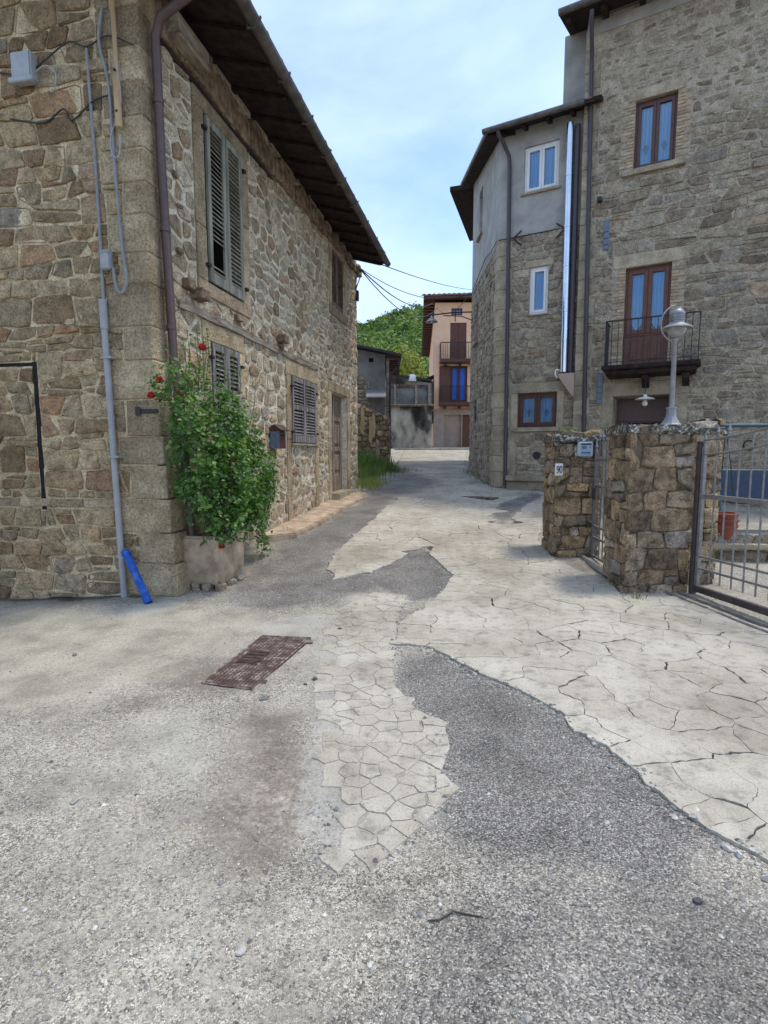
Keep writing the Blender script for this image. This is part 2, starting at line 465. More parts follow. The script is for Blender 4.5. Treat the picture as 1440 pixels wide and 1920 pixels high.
class MB:
    def __init__(s):
        s.v, s.f, s.t = [], [], []
    def add(s, vs_, fs, tone=(.5, .5, .5)):
        n = len(s.v)
        s.v += [tuple(q) for q in vs_]
        s.f += [tuple(i + n for i in q) for q in fs]
        s.t += [tone] * len(vs_)
        return s
    def box(s, fr, u0, u1, v0, v1, d0, d1, tone=(.5, .5, .5), jit=0, rng=None):
        c = [(u0, v0, d0), (u1, v0, d0), (u1, v1, d0), (u0, v1, d0), (u0, v0, d1), (u1, v0, d1), (u1, v1, d1), (u0, v1, d1)]
        if jit:
            c = [tuple(x + rng.uniform(-jit, jit) for x in q) for q in c]
        return s.add([fr.p(*q) for q in c], [(0, 1, 2, 3), (7, 6, 5, 4), (0, 4, 5, 1), (1, 5, 6, 2), (2, 6, 7, 3), (3, 7, 4, 0)], tone)
    def wbox(s, x0, x1, y0, y1, z0, z1, tone=(.5, .5, .5)):
        return s.box(WF, x0, x1, z0, z1, -y1, -y0, tone)
    def prism(s, fr, pts, d0, d1, tone=(.5, .5, .5)):
        n = len(pts)
        a = [fr.p(u, v, d0) for u, v in pts] + [fr.p(u, v, d1) for u, v in pts]
        f = [tuple(range(n - 1, -1, -1)), tuple(range(n, 2 * n))] + [(i, (i + 1) % n, n + (i + 1) % n, n + i) for i in range(n)]
        return s.add(a, f, tone)
    def prism_u(s, fr, pts, u0, u1, tone=(.5, .5, .5)):
        """pts are (d, v)"""
        n = len(pts)
        a = [fr.p(u0, v, d) for d, v in pts] + [fr.p(u1, v, d) for d, v in pts]
        f = [tuple(range(n - 1, -1, -1)), tuple(range(n, 2 * n))] + [(i, (i + 1) % n, n + (i + 1) % n, n + i) for i in range(n)]
        return s.add(a, f, tone)
    def tube(s, pts, r, seg=8, tone=(.5, .5, .5)):
        pts = [V(q) for q in pts]
        rs = r if isinstance(r, (list, tuple)) else [r] * len(pts)
        vs_, fs = [], []
        up = None
        for i, q in enumerate(pts):
            t = (pts[min(i + 1, len(pts) - 1)] - pts[max(i - 1, 0)]).normalized()
            if up is None:
                up = V((0, 0, 1)) if abs(t.z) < .9 else V((1, 0, 0))
            a = (up - t * up.dot(t)).normalized()
            up = a
            b = t.cross(a)
            for k in range(seg):
                th = 2 * PI * k / seg
                vs_.append(q + (a * math.cos(th) + b * math.sin(th)) * rs[i])
        for i in range(len(pts) - 1):
            for k in range(seg):
                k2 = (k + 1) % seg
                fs.append((i * seg + k, i * seg + k2, (i + 1) * seg + k2, (i + 1) * seg + k))
        fs.append(tuple(range(seg - 1, -1, -1)))
        fs.append(tuple((len(pts) - 1) * seg + k for k in range(seg)))
        return s.add(vs_, fs, tone)
    def lathe(s, c, prof, seg=20, tone=(.5, .5, .5), axis=None):
        """prof = (radius, height); axis None = z"""
        vs_, fs = [], []
        c = V(c)
        az = V((0, 0, 1)) if axis is None else V(axis).normalized()
        ax = V((1, 0, 0)) if abs(az.x) < .9 else V((0, 1, 0))
        ax = (ax - az * ax.dot(az)).normalized()
        ay = az.cross(ax)
        for r, h in prof:
            for k in range(seg):
                th = 2 * PI * k / seg
                vs_.append(c + (ax * math.cos(th) + ay * math.sin(th)) * max(r, .0005) + az * h)
        for i in range(len(prof) - 1):
            for k in range(seg):
                k2 = (k + 1) % seg
                fs.append((i * seg + k, i * seg + k2, (i + 1) * seg + k2, (i + 1) * seg + k))
        return s.add(vs_, fs, tone)
    def build(s, name, mat, parent=None, smooth=False, bevel=0, origin=None, recalc=True, bseg=1):
        me = bpy.data.meshes.new(name)
        P_ = np.array(s.v)
        if origin is None:
            lo, hi = P_.min(0), P_.max(0)
            origin = V(((lo[0] + hi[0]) / 2, (lo[1] + hi[1]) / 2, lo[2]))
        else:
            origin = V(origin)
        me.from_pydata([tuple(q) for q in (P_ - np.array(origin))], [], s.f)
        if any(q != (.5, .5, .5) for q in s.t):
            at = me.attributes.new('tone', 'FLOAT_COLOR', 'POINT')
            at.data.foreach_set('color', np.hstack([np.array(s.t, dtype=np.float32), np.ones((len(s.t), 1), np.float32)]).ravel())
        if recalc or bevel:
            bm = bmesh.new()
            bm.from_mesh(me)
            if recalc:
                bmesh.ops.recalc_face_normals(bm, faces=bm.faces)
            if bevel:
                ed = [e for e in bm.edges if len(e.link_faces) == 2 and e.calc_face_angle(0) > .5]
                bmesh.ops.bevel(bm, geom=ed, offset=bevel, segments=bseg, affect='EDGES', clamp_overlap=True)
            bm.to_mesh(me)
            bm.free()
        if smooth:
            me.polygons.foreach_set('use_smooth', [True] * len(me.polygons))
            try:
                me.set_sharp_from_angle(angle=math.radians(50))
            except Exception:
                pass
        me.materials.append(MATS[mat])
        o = bpy.data.objects.new(name, me)
        col.objects.link(o)
        base = V((0, 0, 0))
        if parent is not None:
            o.parent = parent
            base = WO[parent.name]
        o.location = origin - base
        WO[o.name] = origin
        return o

def inst(src, parent, loc, rot=None, scale=None):
    o = src.copy()
    col.objects.link(o)
    o.parent = parent
    base = WO[parent.name] if parent is not None else V((0, 0, 0))
    o.location = V(loc) - base
    if rot is not None: o.rotation_euler = rot
    if scale is not None: o.scale = scale
    WO[o.name] = V(loc)
    return o

def project(q):
    z = q[2] - CAM.z
    c, s = math.cos(PITCH), math.sin(PITCH)
    fw = q[1] * c - z * s
    dn = -q[1] * s - z * c
    if fw <= .05:
        return None
    return (720 + 1030 * q[0] / fw, 960 + 1030 * dn / fw)

# ------------------------------------------------------------------ polygons, Voronoi, stones
def clip(poly, nx, ny, c):
    out = []
    n = len(poly)
    for i in range(n):
        a, b = poly[i], poly[(i + 1) % n]
        da = nx * a[0] + ny * a[1] - c
        db = nx * b[0] + ny * b[1] - c
        if da <= 0:
            out.append(a)
        if (da < 0 < db) or (db < 0 < da):
            t = da / (da - db)
            out.append((a[0] + (b[0] - a[0]) * t, a[1] + (b[1] - a[1]) * t))
    return out

def area(p):
    return .5 * sum(p[i][0] * p[(i + 1) % len(p)][1] - p[(i + 1) % len(p)][0] * p[i][1] for i in range(len(p)))

def centroid(p):
    return (sum(q[0] for q in p) / len(p), sum(q[1] for q in p) / len(p))

def voronoi(seeds, bound, keep=None):
    S = np.array(seeds)
    res = []
    n = len(S)
    for i in range(n):
        if keep is not None and not keep[i]:
            res.append(None)
            continue
        d = ((S - S[i]) ** 2).sum(1)
        k = min(34, n - 1)
        idx = np.argpartition(d, k)[:k + 1]
        idx = idx[np.argsort(d[idx])]
        poly = bound[:]
        x, y = S[i]
        for j in idx:
            if j == i: continue
            if len(poly) < 3: break
            mr = max((q[0] - x) ** 2 + (q[1] - y) ** 2 for q in poly)
            if d[j] > 4 * mr: break
            nx, ny = S[j][0] - x, S[j][1] - y
            poly = clip(poly, nx, ny, (S[j][0] ** 2 + S[j][1] ** 2 - x * x - y * y) / 2)
        res.append(poly if len(poly) >= 3 else None)
    return res

def sub_rect(poly, r):
    u0, u1, v0, v1 = r
    us = [q[0] for q in poly]; vv = [q[1] for q in poly]
    if max(us) <= u0 or min(us) >= u1 or max(vv) <= v0 or min(vv) >= v1:
        return [poly]
    out = [clip(poly, 1, 0, u0), clip(poly, -1, 0, -u1)]
    mid = clip(clip(poly, -1, 0, -u0), 1, 0, u1)
    if len(mid) >= 3:
        out += [clip(mid, 0, 1, v0), clip(mid, 0, -1, -v1)]
    return [q for q in out if len(q) >= 3 and abs(area(q)) > .0015]

def rubble(u0, u1, v0, v1, hs, ws, holes, seed, asp=1.5, planes=()):
    rng = random.Random(seed)
    seeds = []
    v = v0 - .05
    while v < v1 + .1:
        h = rng.uniform(*hs)
        u = u0 - rng.uniform(0, ws[1])
        while u < u1 + .2:
            w = rng.uniform(*ws)
            if rng.random() < .16:      # two thin stones on top of each other
                seeds += [((u + w / 2) / asp, v + h * .25), ((u + w / 2 + rng.uniform(-.03, .03)) / asp, v + h * .75)]
            else:
                seeds.append(((u + w / 2) / asp, v + h / 2 + rng.uniform(-.16, .16) * h))
            u += w
        v += h
    cells = voronoi(seeds, [(u0 / asp, v0), (u1 / asp, v0), (u1 / asp, v1), (u0 / asp, v1)])
    out = []
    for c in cells:
        if not c: continue
        ps = [[(q[0] * asp, q[1]) for q in c]]
        for pl in planes:
            ps = [q for q in (clip(x, *pl) for x in ps) if len(q) >= 3]
        for h in holes:
            ps = [y for x in ps for y in sub_rect(x, h)]
        out += ps
    return out

def coursed(u0, u1, v0, v1, hs, ws, holes, seed, wob=.03, slant=.05, planes=(), split=.2):
    """roughly coursed rubble: wavy beds, slanting joints, some stones split or doubled"""
    rng = random.Random(seed)
    rows = [v0]
    while rows[-1] < v1:
        rows.append(rows[-1] + rng.uniform(*hs))
    ph = [(rng.uniform(0, 6), rng.uniform(1.2, 2.6), rng.uniform(0, 6), rng.uniform(3, 6)) for _ in rows]
    def bed(k, u):
        a, b, c, d = ph[k]
        return rows[k] + wob * (math.sin(a + b * u) + .5 * math.sin(c + d * u))
    out = []
    for k in range(len(rows) - 1):
        u = u0 - rng.uniform(0, ws[1])
        js = rng.uniform(-slant, slant)
        while u < u1:
            w = rng.uniform(*ws) * (rows[k + 1] - rows[k]) / ((hs[0] + hs[1]) / 2)
            js2 = rng.uniform(-slant, slant)
            a, b = max(u, u0), min(u + w, u1)
            if b - a > .05:
                la, lb = (a - js if u > u0 else a), (b - js2 if u + w < u1 else b)
                ta, tb = (a + js if u > u0 else a), (b + js2 if u + w < u1 else b)
                m = (a + b) / 2 + rng.uniform(-.2, .2) * w
                e = .02
                quad = [(la, bed(k, la) + rng.uniform(-e, e)), (m, bed(k, m) - rng.uniform(0, e)), (lb, bed(k, lb) + rng.uniform(-e, e)),
                        (tb, bed(k + 1, tb) + rng.uniform(-e, e)), (m + rng.uniform(-.1, .1) * w, bed(k + 1, m) + rng.uniform(-.5 * e, e)), (ta, bed(k + 1, ta) + rng.uniform(-e, e))]
                if rng.random() < split:
                    hv = (rows[k] + rows[k + 1]) / 2 + rng.uniform(-.03, .03)
                    t = rng.uniform(-.12, .12)
                    out += [clip(quad, -t, 1, hv - t * m), clip(quad, t, -1, -hv + t * m)]
                elif rng.random() < .3:      # knock a corner off
                    cc = rng.choice((0, 2, 3, 5))
                    cx, cy = quad[cc]
                    gx, gy = m - cx, hv_mid(rows, k) - cy
                    L = math.hypot(gx, gy) + 1e-6
                    out.append(clip(quad, -gx / L, -gy / L, -(gx * cx + gy * cy) / L - rng.uniform(.03, .07)))
                else:
                    out.append(quad)
            u += w
            js = js2
    res = []
    for c in out:
        if len(c) < 3: continue
        ps = [c]
        for pl in planes:
            ps = [q for q in (clip(x, *pl) for x in ps) if len(q) >= 3]
        for h in holes:
            ps = [y for x in ps for y in sub_rect(x, h)]
        res += ps
    return res
def hv_mid(rows, k):
    return (rows[k] + rows[k + 1]) / 2

def stone_geo(poly, fr, gap, h, rng, sink=.03):
    if area(poly) < 0: poly = poly[::-1]
    n = len(poly)
    ins = poly[:]
    for i in range(n):
        a, b = poly[i], poly[(i + 1) % n]
        ex, ey = b[0] - a[0], b[1] - a[1]
        L = math.hypot(ex, ey)
        if L < 1e-5: continue
        nx, ny = ey / L, -ex / L
        ins = clip(ins, nx, ny, nx * a[0] + ny * a[1] - gap * rng.uniform(.6, 1.5))
        if len(ins) < 3: return None
    # drop near-duplicate corners
    q = []
    for p in ins:
        if not q or math.hypot(p[0] - q[-1][0], p[1] - q[-1][1]) > .018: q.append(p)
    ins = q
    if len(ins) < 3 or abs(area(ins)) < .0025: return None
    r = []
    m = len(ins)
    for i in range(m):
        a, b = ins[i], ins[(i + 1) % m]
        k = rng.uniform(.05, .13)
        r.append((a[0] + (b[0] - a[0]) * k, a[1] + (b[1] - a[1]) * k))
        k = rng.uniform(.87, .95)
        r.append((a[0] + (b[0] - a[0]) * k, a[1] + (b[1] - a[1]) * k))
    r = [(x + rng.uniform(-.008, .008), y + rng.uniform(-.008, .008)) for x, y in r]
    c = centroid(r)
    size = math.sqrt(abs(area(r)))
    ed = min(.022, size * .12)
    n = len(r)
    tu, tv = rng.uniform(-.10, .10), rng.uniform(-.10, .10)
    vs_ = [fr.p(x, y, -sink) for x, y in r]
    vs_ += [fr.p(x, y, h * .55 + rng.uniform(-.004, .004)) for x, y in r]
    for x, y in r:
        dx, dy = c[0] - x, c[1] - y
        L = math.hypot(dx, dy) + 1e-6
        x2, y2 = x + dx / L * ed, y + dy / L * ed
        vs_.append(fr.p(x2, y2, h + (x2 - c[0]) * tu + (y2 - c[1]) * tv + rng.uniform(-.006, .006)))
    vs_.append(fr.p(c[0], c[1], h + rng.uniform(0, .012)))
    fs = []
    for k in range(2):
        for i in range(n):
            j = (i + 1) % n
            fs.append((k * n + i, k * n + j, (k + 1) * n + j, (k + 1) * n + i))
    fs += [(2 * n + i, 2 * n + (i + 1) % n, 3 * n) for i in range(n)]
    return vs_, fs, abs(area(r)), c

def lay_stones(sets, maxn=300, name='stone'):
    """sets: list of dict(polys, fr, gap, h, mat, parent, seed); the largest in view become objects, the rest one mesh each"""
    allst = []
    for k, s in enumerate(sets):
        rng = random.Random(s['seed'])
        for poly in s['polys']:
            g = stone_geo(poly, s['fr'], s['gap'], rng.uniform(*s['h']), rng)
            if not g: continue
            w = s['fr'].p(g[3][0], g[3][1])
            q = project(w)
            vis = 1 if q and -20 < q[0] < 1460 and -20 < q[1] < 1940 else 0
            allst.append((vis * g[2] / (w - CAM).length_squared * abs((w - CAM).normalized().dot(s['fr'].n)), g, k, (rng.random(), rng.random(), rng.random())))
    allst.sort(key=lambda x: -x[0])
    rest = [MB() for _ in sets]
    for i, (sc_, g, k, tone) in enumerate(allst):
        s = sets[k]
        if i < maxn and sc_ > 0:
            o = MB().add(g[0], g[1], tone).build(name, s['mat'], s['parent'], recalc=False)
        else:
            rest[k].add(g[0], g[1], tone)
    for k, s in enumerate(sets):
        if rest[k].v:
            tag(rest[k].build('small_stones', s['mat'], s['parent'], recalc=False), kind='stuff')

def wall(fr, u0, u1, v0, v1, holes, depth=.3, planes=()):
    """wall face at d = 0 with rectangular openings and their reveals"""
    mb = MB()
    ps = [[(u0, v0), (u1, v0), (u1, v1), (u0, v1)]]
    for pl in planes:
        ps = [q for q in (clip(x, *pl) for x in ps) if len(q) >= 3]
    for h in holes:
        ps = [y for x in ps for y in sub_rect(x, h)]
    for p_ in ps:
        mb.add([fr.p(u, v, 0) for u, v in p_], [tuple(range(len(p_)))])
    for a, b, c, d in holes:
        k = [(a, c), (b, c), (b, d), (a, d)]
        for i in range(4):
            p_, q = k[i], k[(i + 1) % 4]
            mb.add([fr.p(*p_, 0), fr.p(*q, 0), fr.p(*q, -depth), fr.p(*p_, -depth)], [(0, 1, 2, 3)])
    return mb

def hull(parent, pts, v0, v1, mat, name, skip=()):
    """plain outer walls of the sides nobody sees and a lid, so that the inside is dark; pts = plan corners"""
    mb = MB()
    n = len(pts)
    for i in range(n):
        if i in skip: continue
        a, b = pts[i], pts[(i + 1) % n]
        mb.add([(a[0], a[1], v0), (b[0], b[1], v0), (b[0], b[1], v1), (a[0], a[1], v1)], [(0, 1, 2, 3)])
    mb.add([(a[0], a[1], v1) for a in pts], [tuple(range(n))])
    return mb.build(name, mat, parent, recalc=False)

def window(parent, fr, u0, u1, v0, v1, d, frame_mat, leaves=2, fw=.055, curtain=True, glass='glass', name='window', sash=.05, hem=None):
    mb = MB()
    th = .06
    mb.box(fr, u0, u0 + fw, v0, v1, d - th, d)
    mb.box(fr, u1 - fw, u1, v0, v1, d - th, d)
    mb.box(fr, u0 + fw, u1 - fw, v1 - fw, v1, d - th, d)
    mb.box(fr, u0 + fw, u1 - fw, v0, v0 + fw, d - th, d)
    w = (u1 - u0 - 2 * fw) / leaves
    pn = []
    for k in range(leaves):
        a, b = u0 + fw + k * w, u0 + fw + (k + 1) * w
        s = sash
        mb.box(fr, a + .002, a + s, v0 + fw, v1 - fw, d - th - .01, d + .012)
        mb.box(fr, b - s, b - .002, v0 + fw, v1 - fw, d - th - .01, d + .012)
        mb.box(fr, a + s, b - s, v1 - fw - s, v1 - fw, d - th - .01, d + .012)
        mb.box(fr, a + s, b - s, v0 + fw, v0 + fw + s, d - th - .01, d + .012)
        pn.append((a + s, b - s))
    o = mb.build(name, frame_mat, parent, bevel=.004)
    for a, b in pn:
        p0, p1 = v0 + fw + sash, v1 - fw - sash
        MB().box(fr, a - .005, b + .005, p0 - .005, p1 + .005, d - .034, d - .028).build('pane', glass, o)
        if curtain:
            c0 = p0 if hem is None else hem
            n = 14
            pt = []
            for i in range(n + 1):
                x = a - .03 + (b - a + .06) * i / n
                pt.append((x, d - .075 + .012 * math.sin(i * 2.3)))
            cb = MB()
            for i in range(n):
                za = c0 if hem is None else c0 + abs((i / n) * 2 - 1) * .22
                zb = c0 if hem is None else c0 + abs(((i + 1) / n) * 2 - 1) * .22
                cb.add([fr.p(pt[i][0], za, pt[i][1]), fr.p(pt[i + 1][0], zb, pt[i + 1][1]), fr.p(pt[i + 1][0], p1 + .03, pt[i + 1][1]), fr.p(pt[i][0], p1 + .03, pt[i][1])], [(0, 1, 2, 3)])
            cb.build('curtain', 'curtain', o, smooth=True, recalc=False)
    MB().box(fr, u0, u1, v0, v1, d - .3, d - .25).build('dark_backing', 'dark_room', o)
    return o, pn

def shutters(parent, fr, u0, u1, v0, v1, d, mat, pitch, rails=(), st=.075, missing=(), seed=1):
    rng = random.Random(seed)
    mid = (u0 + u1) / 2
    for k, (a, b) in enumerate(((u0, mid - .006), (mid + .006, u1))):
        mb = MB()
        mb.box(fr, a, a + st, v0, v1, d - .04, d)
        mb.box(fr, b - st, b, v0, v1, d - .04, d)
        ys = [(v0, v0 + .13)] + [(r - .045, r + .045) for r in rails] + [(v1 - .09, v1)]
        for r0, r1 in ys:
            mb.box(fr, a + st, b - st, r0, r1, d - .037, d - .003)
        o = mb.build('shutter', mat, parent, bevel=.005)
        src = None
        v = v0 + .13 + pitch * .5
        i = 0
        while v < v1 - .1:
            if not any(r0 - .01 < v < r1 + .01 for r0, r1 in ys) and (k, i) not in missing:
                c = fr.p((a + b) / 2, v, d - .022)
                if src is None:
                    m = MB()
                    hw = (b - a) / 2 - st + .01
                    pr = [(-.020, .020), (-.015, .025), (.021, -.017), (.016, -.022)]
                    m.prism_u(Fr((0, 0), (1, 0)), pr, -hw, hw)
                    src = m.build('slat', mat, o, origin=(0, 0, 0))
                    src.location = c - WO[o.name]
                    src.rotation_euler = (0, 0, fr.rotz())
                    WO[src.name] = c
                else:
                    inst(src, o, c, (rng.uniform(-.12, .12), rng.uniform(-.012, .012), fr.rotz()))
            v += pitch
            i += 1
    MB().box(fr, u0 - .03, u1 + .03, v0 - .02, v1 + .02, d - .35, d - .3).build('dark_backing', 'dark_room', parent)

def block(parent, fr, u0, u1, v0, v1, d0, d1, name, mat, rng, bevel=.014, jit=.006):
    return MB().box(fr, u0, u1, v0, v1, d0, d1, tone=(rng.random(), rng.random(), rng.random()), jit=jit, rng=rng).build(name, mat, parent, bevel=bevel)

# ------------------------------------------------------------------ the ground
def ramp_up(x0, w, x):
    d = x - x0
    return np.where(d <= -w, 0, np.where(d >= w, d, (d + w) ** 2 / (4 * w)))
def gz(X, Y):
    X = np.asarray(X, float); Y = np.asarray(Y, float)
    z = .0745 * ramp_up(5.9, 1.2, Y) - .011 * ramp_up(15, 2, Y) - .06 * ramp_up(36, 3, Y)
    z = z - .08 * (ramp_up(2.5, .6, -X) - ramp_up(9, 2, -X))
    return z
def g(x, y):
    return float(gz(x, y))

_perm = np.random.RandomState(5).rand(256, 256)
def vnoise(x, y):
    xi = np.floor(x).astype(int); yi = np.floor(y).astype(int)
    fx = x - xi; fy = y - yi
    fx = fx * fx * (3 - 2 * fx); fy = fy * fy * (3 - 2 * fy)
    a = _perm[xi % 256, yi % 256]; b = _perm[(xi + 1) % 256, yi % 256]
    c = _perm[xi % 256, (yi + 1) % 256]; d = _perm[(xi + 1) % 256, (yi + 1) % 256]
    return (a * (1 - fx) + b * fx) * (1 - fy) + (c * (1 - fx) + d * fx) * fy
def fbm(x, y, o=4):
    s = 0; a = .5
    for k in range(o):
        s = s + a * vnoise(x * 2 ** k + 17 * k, y * 2 ** k + 31 * k)
        a *= .5
    return s / (1 - .5 ** o)
def poly_sd(X, Y, P):
    """signed distance, positive inside"""
    ins = np.zeros(X.shape, bool)
    dm = np.full(X.shape, 1e9)
    n = len(P)
    for i in range(n):
        x0, y0 = P[i]; x1, y1 = P[(i + 1) % n]
        cond = ((y0 > Y) != (y1 > Y))
        with np.errstate(divide='ignore', invalid='ignore'):
            xc = (x1 - x0) * (Y - y0) / (y1 - y0 + 1e-12) + x0
        ins ^= cond & (X < xc)
        ex, ey = x1 - x0, y1 - y0
        t = np.clip(((X - x0) * ex + (Y - y0) * ey) / (ex * ex + ey * ey + 1e-12), 0, 1)
        dm = np.minimum(dm, np.hypot(X - x0 - t * ex, Y - y0 - t * ey))
    return np.where(ins, dm, -dm)
def inside(x, y, P):
    r = False
    x0, y0 = P[-1]
    for x1, y1 in P:
        if (y0 > y) != (y1 > y) and x < (x1 - x0) * (y - y0) / (y1 - y0) + x0:
            r = not r
        x0, y0 = x1, y1
    return r

CONC = [(0.09, 4.43), (0.35, 4.37), (0.53, 4.08), (0.69, 3.82), (0.87, 3.60), (1.00, 3.40), (1.08, 3.22), (1.08, 2.99), (1.21, 2.82), (1.25, 2.64), (1.27, 2.46), (1.32, 2.31), (1.38, 2.17), (1.45, 2.07), (1.50, 1.99), (1.9, 1.6), (2.8, 1.2), (4.3, 2.2), (3.75, 4.2), (3.44, 5.0), (3.25, 5.85), (2.62, 5.88), (2.69, 6.46), (2.34, 7.45), (2.40, 7.92), (2.44, 8.6), (3.1, 10.5), (4.27, 13.6), (2.88, 14.47), (2.85, 17.70), (3.2, 22), (4.64, 31), (1.17, 31), (0.38, 19.88), (1.22, 18.03), (1.73, 16.22), (1.60, 15.00), (0.38, 12.85), (0.00, 11.44), (-0.29, 9.81), (-0.73, 7.77), (-0.75, 7.02), (-0.52, 6.62), (-0.14, 6.85), (0.56, 8.14), (0.87, 6.73), (0.66, 6.08), (0.38, 5.41), (0.15, 5.00)]
HOLE = [(3.73, 13.69), (3.94, 13.26), (3.19, 12.10), (2.48, 10.56), (2.16, 9.81), (2.07, 10.56), (2.54, 12.10)]
TONGUE = [(-0.12, 6.04), (0.24, 5.92), (0.12, 5.00), (0.07, 3.97), (0.09, 3.60), (0.20, 3.29), (0.36, 3.13), (0.36, 2.85), (0.29, 2.60), (0.36, 2.46), (0.30, 2.38), (0.18, 2.22), (0.04, 2.07), (-0.06, 1.93), (-0.16, 1.91), (-0.28, 2.04), (-0.30, 2.38), (-0.31, 2.74), (-0.40, 3.15), (-0.48, 3.52), (-0.52, 4.50), (-0.60, 5.33), (-0.39, 5.59)]
def axis(lo, d0, d1, hi, step, grow, far):
    a = list(np.arange(d0, d1 + 1e-6, step))
    s = step; x = d1
    while x < hi:
        s = min(s * grow, far); x += s; a.append(x)
    s = step; x = d0; pre = []
    while x > lo:
        s = min(s * grow, far); x -= s; pre.append(x)
    return np.array(pre[::-1] + a)
xs = axis(-600, -4.2, 4.2, 600, .042, 1.12, 60)
ys = axis(-300, .8, 9, 900, .042, 1.05, 60)
X, Y = np.meshgrid(xs, ys)
Z = gz(X, Y)
nb = fbm(X * 1.7 + 50, Y * 1.7 + 50, 5)
nf = fbm(X * 9 + 90, Y * 9 + 20, 3)
near = np.clip(1 - (np.abs(Y - 6) - 10) / 10, 0, 1) * np.clip(1 - (np.abs(X) - 6) / 4, 0, 1)
Z = Z + near * ((nb - .5) * .03 + (nf - .5) * .008)
def mask(P, w, amp, k=1.0):
    s = poly_sd(X, Y, P) + (fbm(X * 3.1 + 7, Y * 3.1 + 3, 4) - .5) * amp
    return k * np.clip(s / w + .5, 0, 1)
mdark = np.maximum.reduce([
    mask([(0.13, 4.25), (0.53, 4.13), (0.9, 3.66), (1.17, 3.18), (1.3, 2.79), (1.36, 2.44), (1.47, 2.15), (1.10, 1.78), (0.56, 1.91), (0.28, 2.04), (0.25, 2.38), (0.26, 2.85), (0.10, 3.29), (0.02, 3.9)], .35, .25, .95),
    mask([(-.2, .5), (-0.04, 1.88), (0.29, 2.17), (1.37, 2.15), (2.2, 1.7), (2.2, .5)], .5, .6, .62),
    mask([(-0.30, 6.85), (0.57, 8.4), (1.0, 6.73), (0.62, 5.9), (0.2, 5.6)], .2, .15, .95),
    mask([(-1.72, 8.77), (-0.75, 11.76), (-.4, 13.6), (0.4, 13.4), (-0.2, 9.81), (-0.6, 7.77), (-0.65, 7.02), (-0.10, 6.73), (0.00, 5.98), (-0.85, 5.33), (-1.64, 5.50), (-1.86, 6.73)], .6, .7, .86),
    mask([(-0.73, 13.69), (-.2, 16), (0.38, 19.88), (1.69, 15.83), (0.27, 13.4)], .5, .5, .85),
    mask([(-3.2, .4), (-2.6, 2.2), (-1.7, 2.15), (-1.05, 1.6), (-1.0, .4)], .8, .8, .55),
    mask(HOLE, .3, .2, .9)])
mbeige = np.maximum.reduce([
    mask([(-8, 6.5), (-4.11, 5.9), (-2.31, 5.62), (-0.64, 5.33), (-1.10, 4.56), (-1.25, 4.08), (-1.67, 3.52), (-2.3, 2.9), (-8, 1.5)], .8, .8, .8),
    mask([(-2.6, 3.2), (-.35, 3.5), (-.05, 2.2), (-.1, 1.0), (-1.3, .9), (-1.7, 1.9)], .9, .9, .46),
    mask([(-1.9, 6.6), (-1.3, 7.4), (-.9, 6.2), (-1.4, 5.6)], .8, .6, .45)])
mbrown = np.maximum.reduce([
    mask([(-0.94, 3.44), (-0.52, 3.22), (-0.30, 2.60), (-0.30, 1.91), (-0.56, 1.83), (-0.76, 2.04), (-0.86, 2.74)], .45, .4, 1.0),
    mask([(-1.75, 4.1), (-1.04, 4.31), (-0.95, 3.60), (-1.65, 3.2)], .5, .5, .8),
    mask([(-0.6, 2.1), (-0.25, 2.1), (-.2, 1.2), (-.5, 1.2)], .4, .3, .5),
    mask([(-6, 6.9), (-2.6, 6.1), (-2.6, 5.7), (-6, 6.2)], .4, .3, .75)])
mlight = np.maximum.reduce([
    mask([(-1.54, 3.08), (-1.11, 3.44), (-0.84, 2.64), (-0.78, 2.20), (-1.20, 2.64)], .5, .5, .62),
    mask([(-1.22, 5.08), (-0.64, 5.33), (-0.50, 4.63), (-1.02, 4.63)], .12, .12, .95),
    mask([(-1.83, 2.69), (-1.75, 2.85), (-1.28, 2.38), (-1.40, 2.17)], .3, .3, .6),
    mask([(-0.62, 3.9), (-.2, 4.2), (0.2, 3.2), (0.3, 2.5), (0.0, 1.9), (-0.36, 1.8), (-0.42, 2.6)], .4, .35, .8),
    mask([(-0.75, 2.3), (-.5, 2.0), (-.3, 1.4), (-.7, 1.2), (-.9, 1.7)], .5, .5, .5),
    mask([(-0.5, 5.5), (-.4, 6.1), (.3, 6.0), (.1, 3.7), (-.6, 3.8)], .3, .3, .85),
    mask([(-2.8, 5.75), (-2.0, 5.9), (-2.3, 5.2), (-2.9, 5.3)], .25, .3, .8),
    mask([(-1.7, 8.4), (-1.2, 9.2), (-.8, 11.5), (-1.2, 11)], .3, .3, .6),
    mask([(.4, 19.5), (1.5, 24), (5, 31), (8, 34), (-2, 34), (-1, 22)], 1.5, 1, .9)])
mdirt = np.maximum.reduce([
    .75 * np.clip(poly_sd(X, Y, CONC) / .1 - .2, 0, 1) * np.clip(-poly_sd(X, Y, HOLE) / .15, 0, 1),
    mask([(-6, 6.65), (-2.6, 6.05), (-2.6, 5.85), (-6, 6.5)], .18, .15, .8)])
shape = X.shape
nv = X.size
idx = np.arange(nv).reshape(shape)
quads = np.stack([idx[:-1, :-1], idx[:-1, 1:], idx[1:, 1:], idx[1:, :-1]], -1).reshape(-1, 4)
me = bpy.data.meshes.new('road')
me.vertices.add(nv)
me.vertices.foreach_set('co', np.stack([X, Y, Z], -1).astype(np.float32).ravel())
me.loops.add(quads.size)
me.loops.foreach_set('vertex_index', quads.ravel().astype(np.int32))
me.polygons.add(len(quads))
me.polygons.foreach_set('loop_start', np.arange(0, quads.size, 4, dtype=np.int32))
me.polygons.foreach_set('use_smooth', np.ones(len(quads), bool))
me.update(calc_edges=True)
one = np.ones(nv)
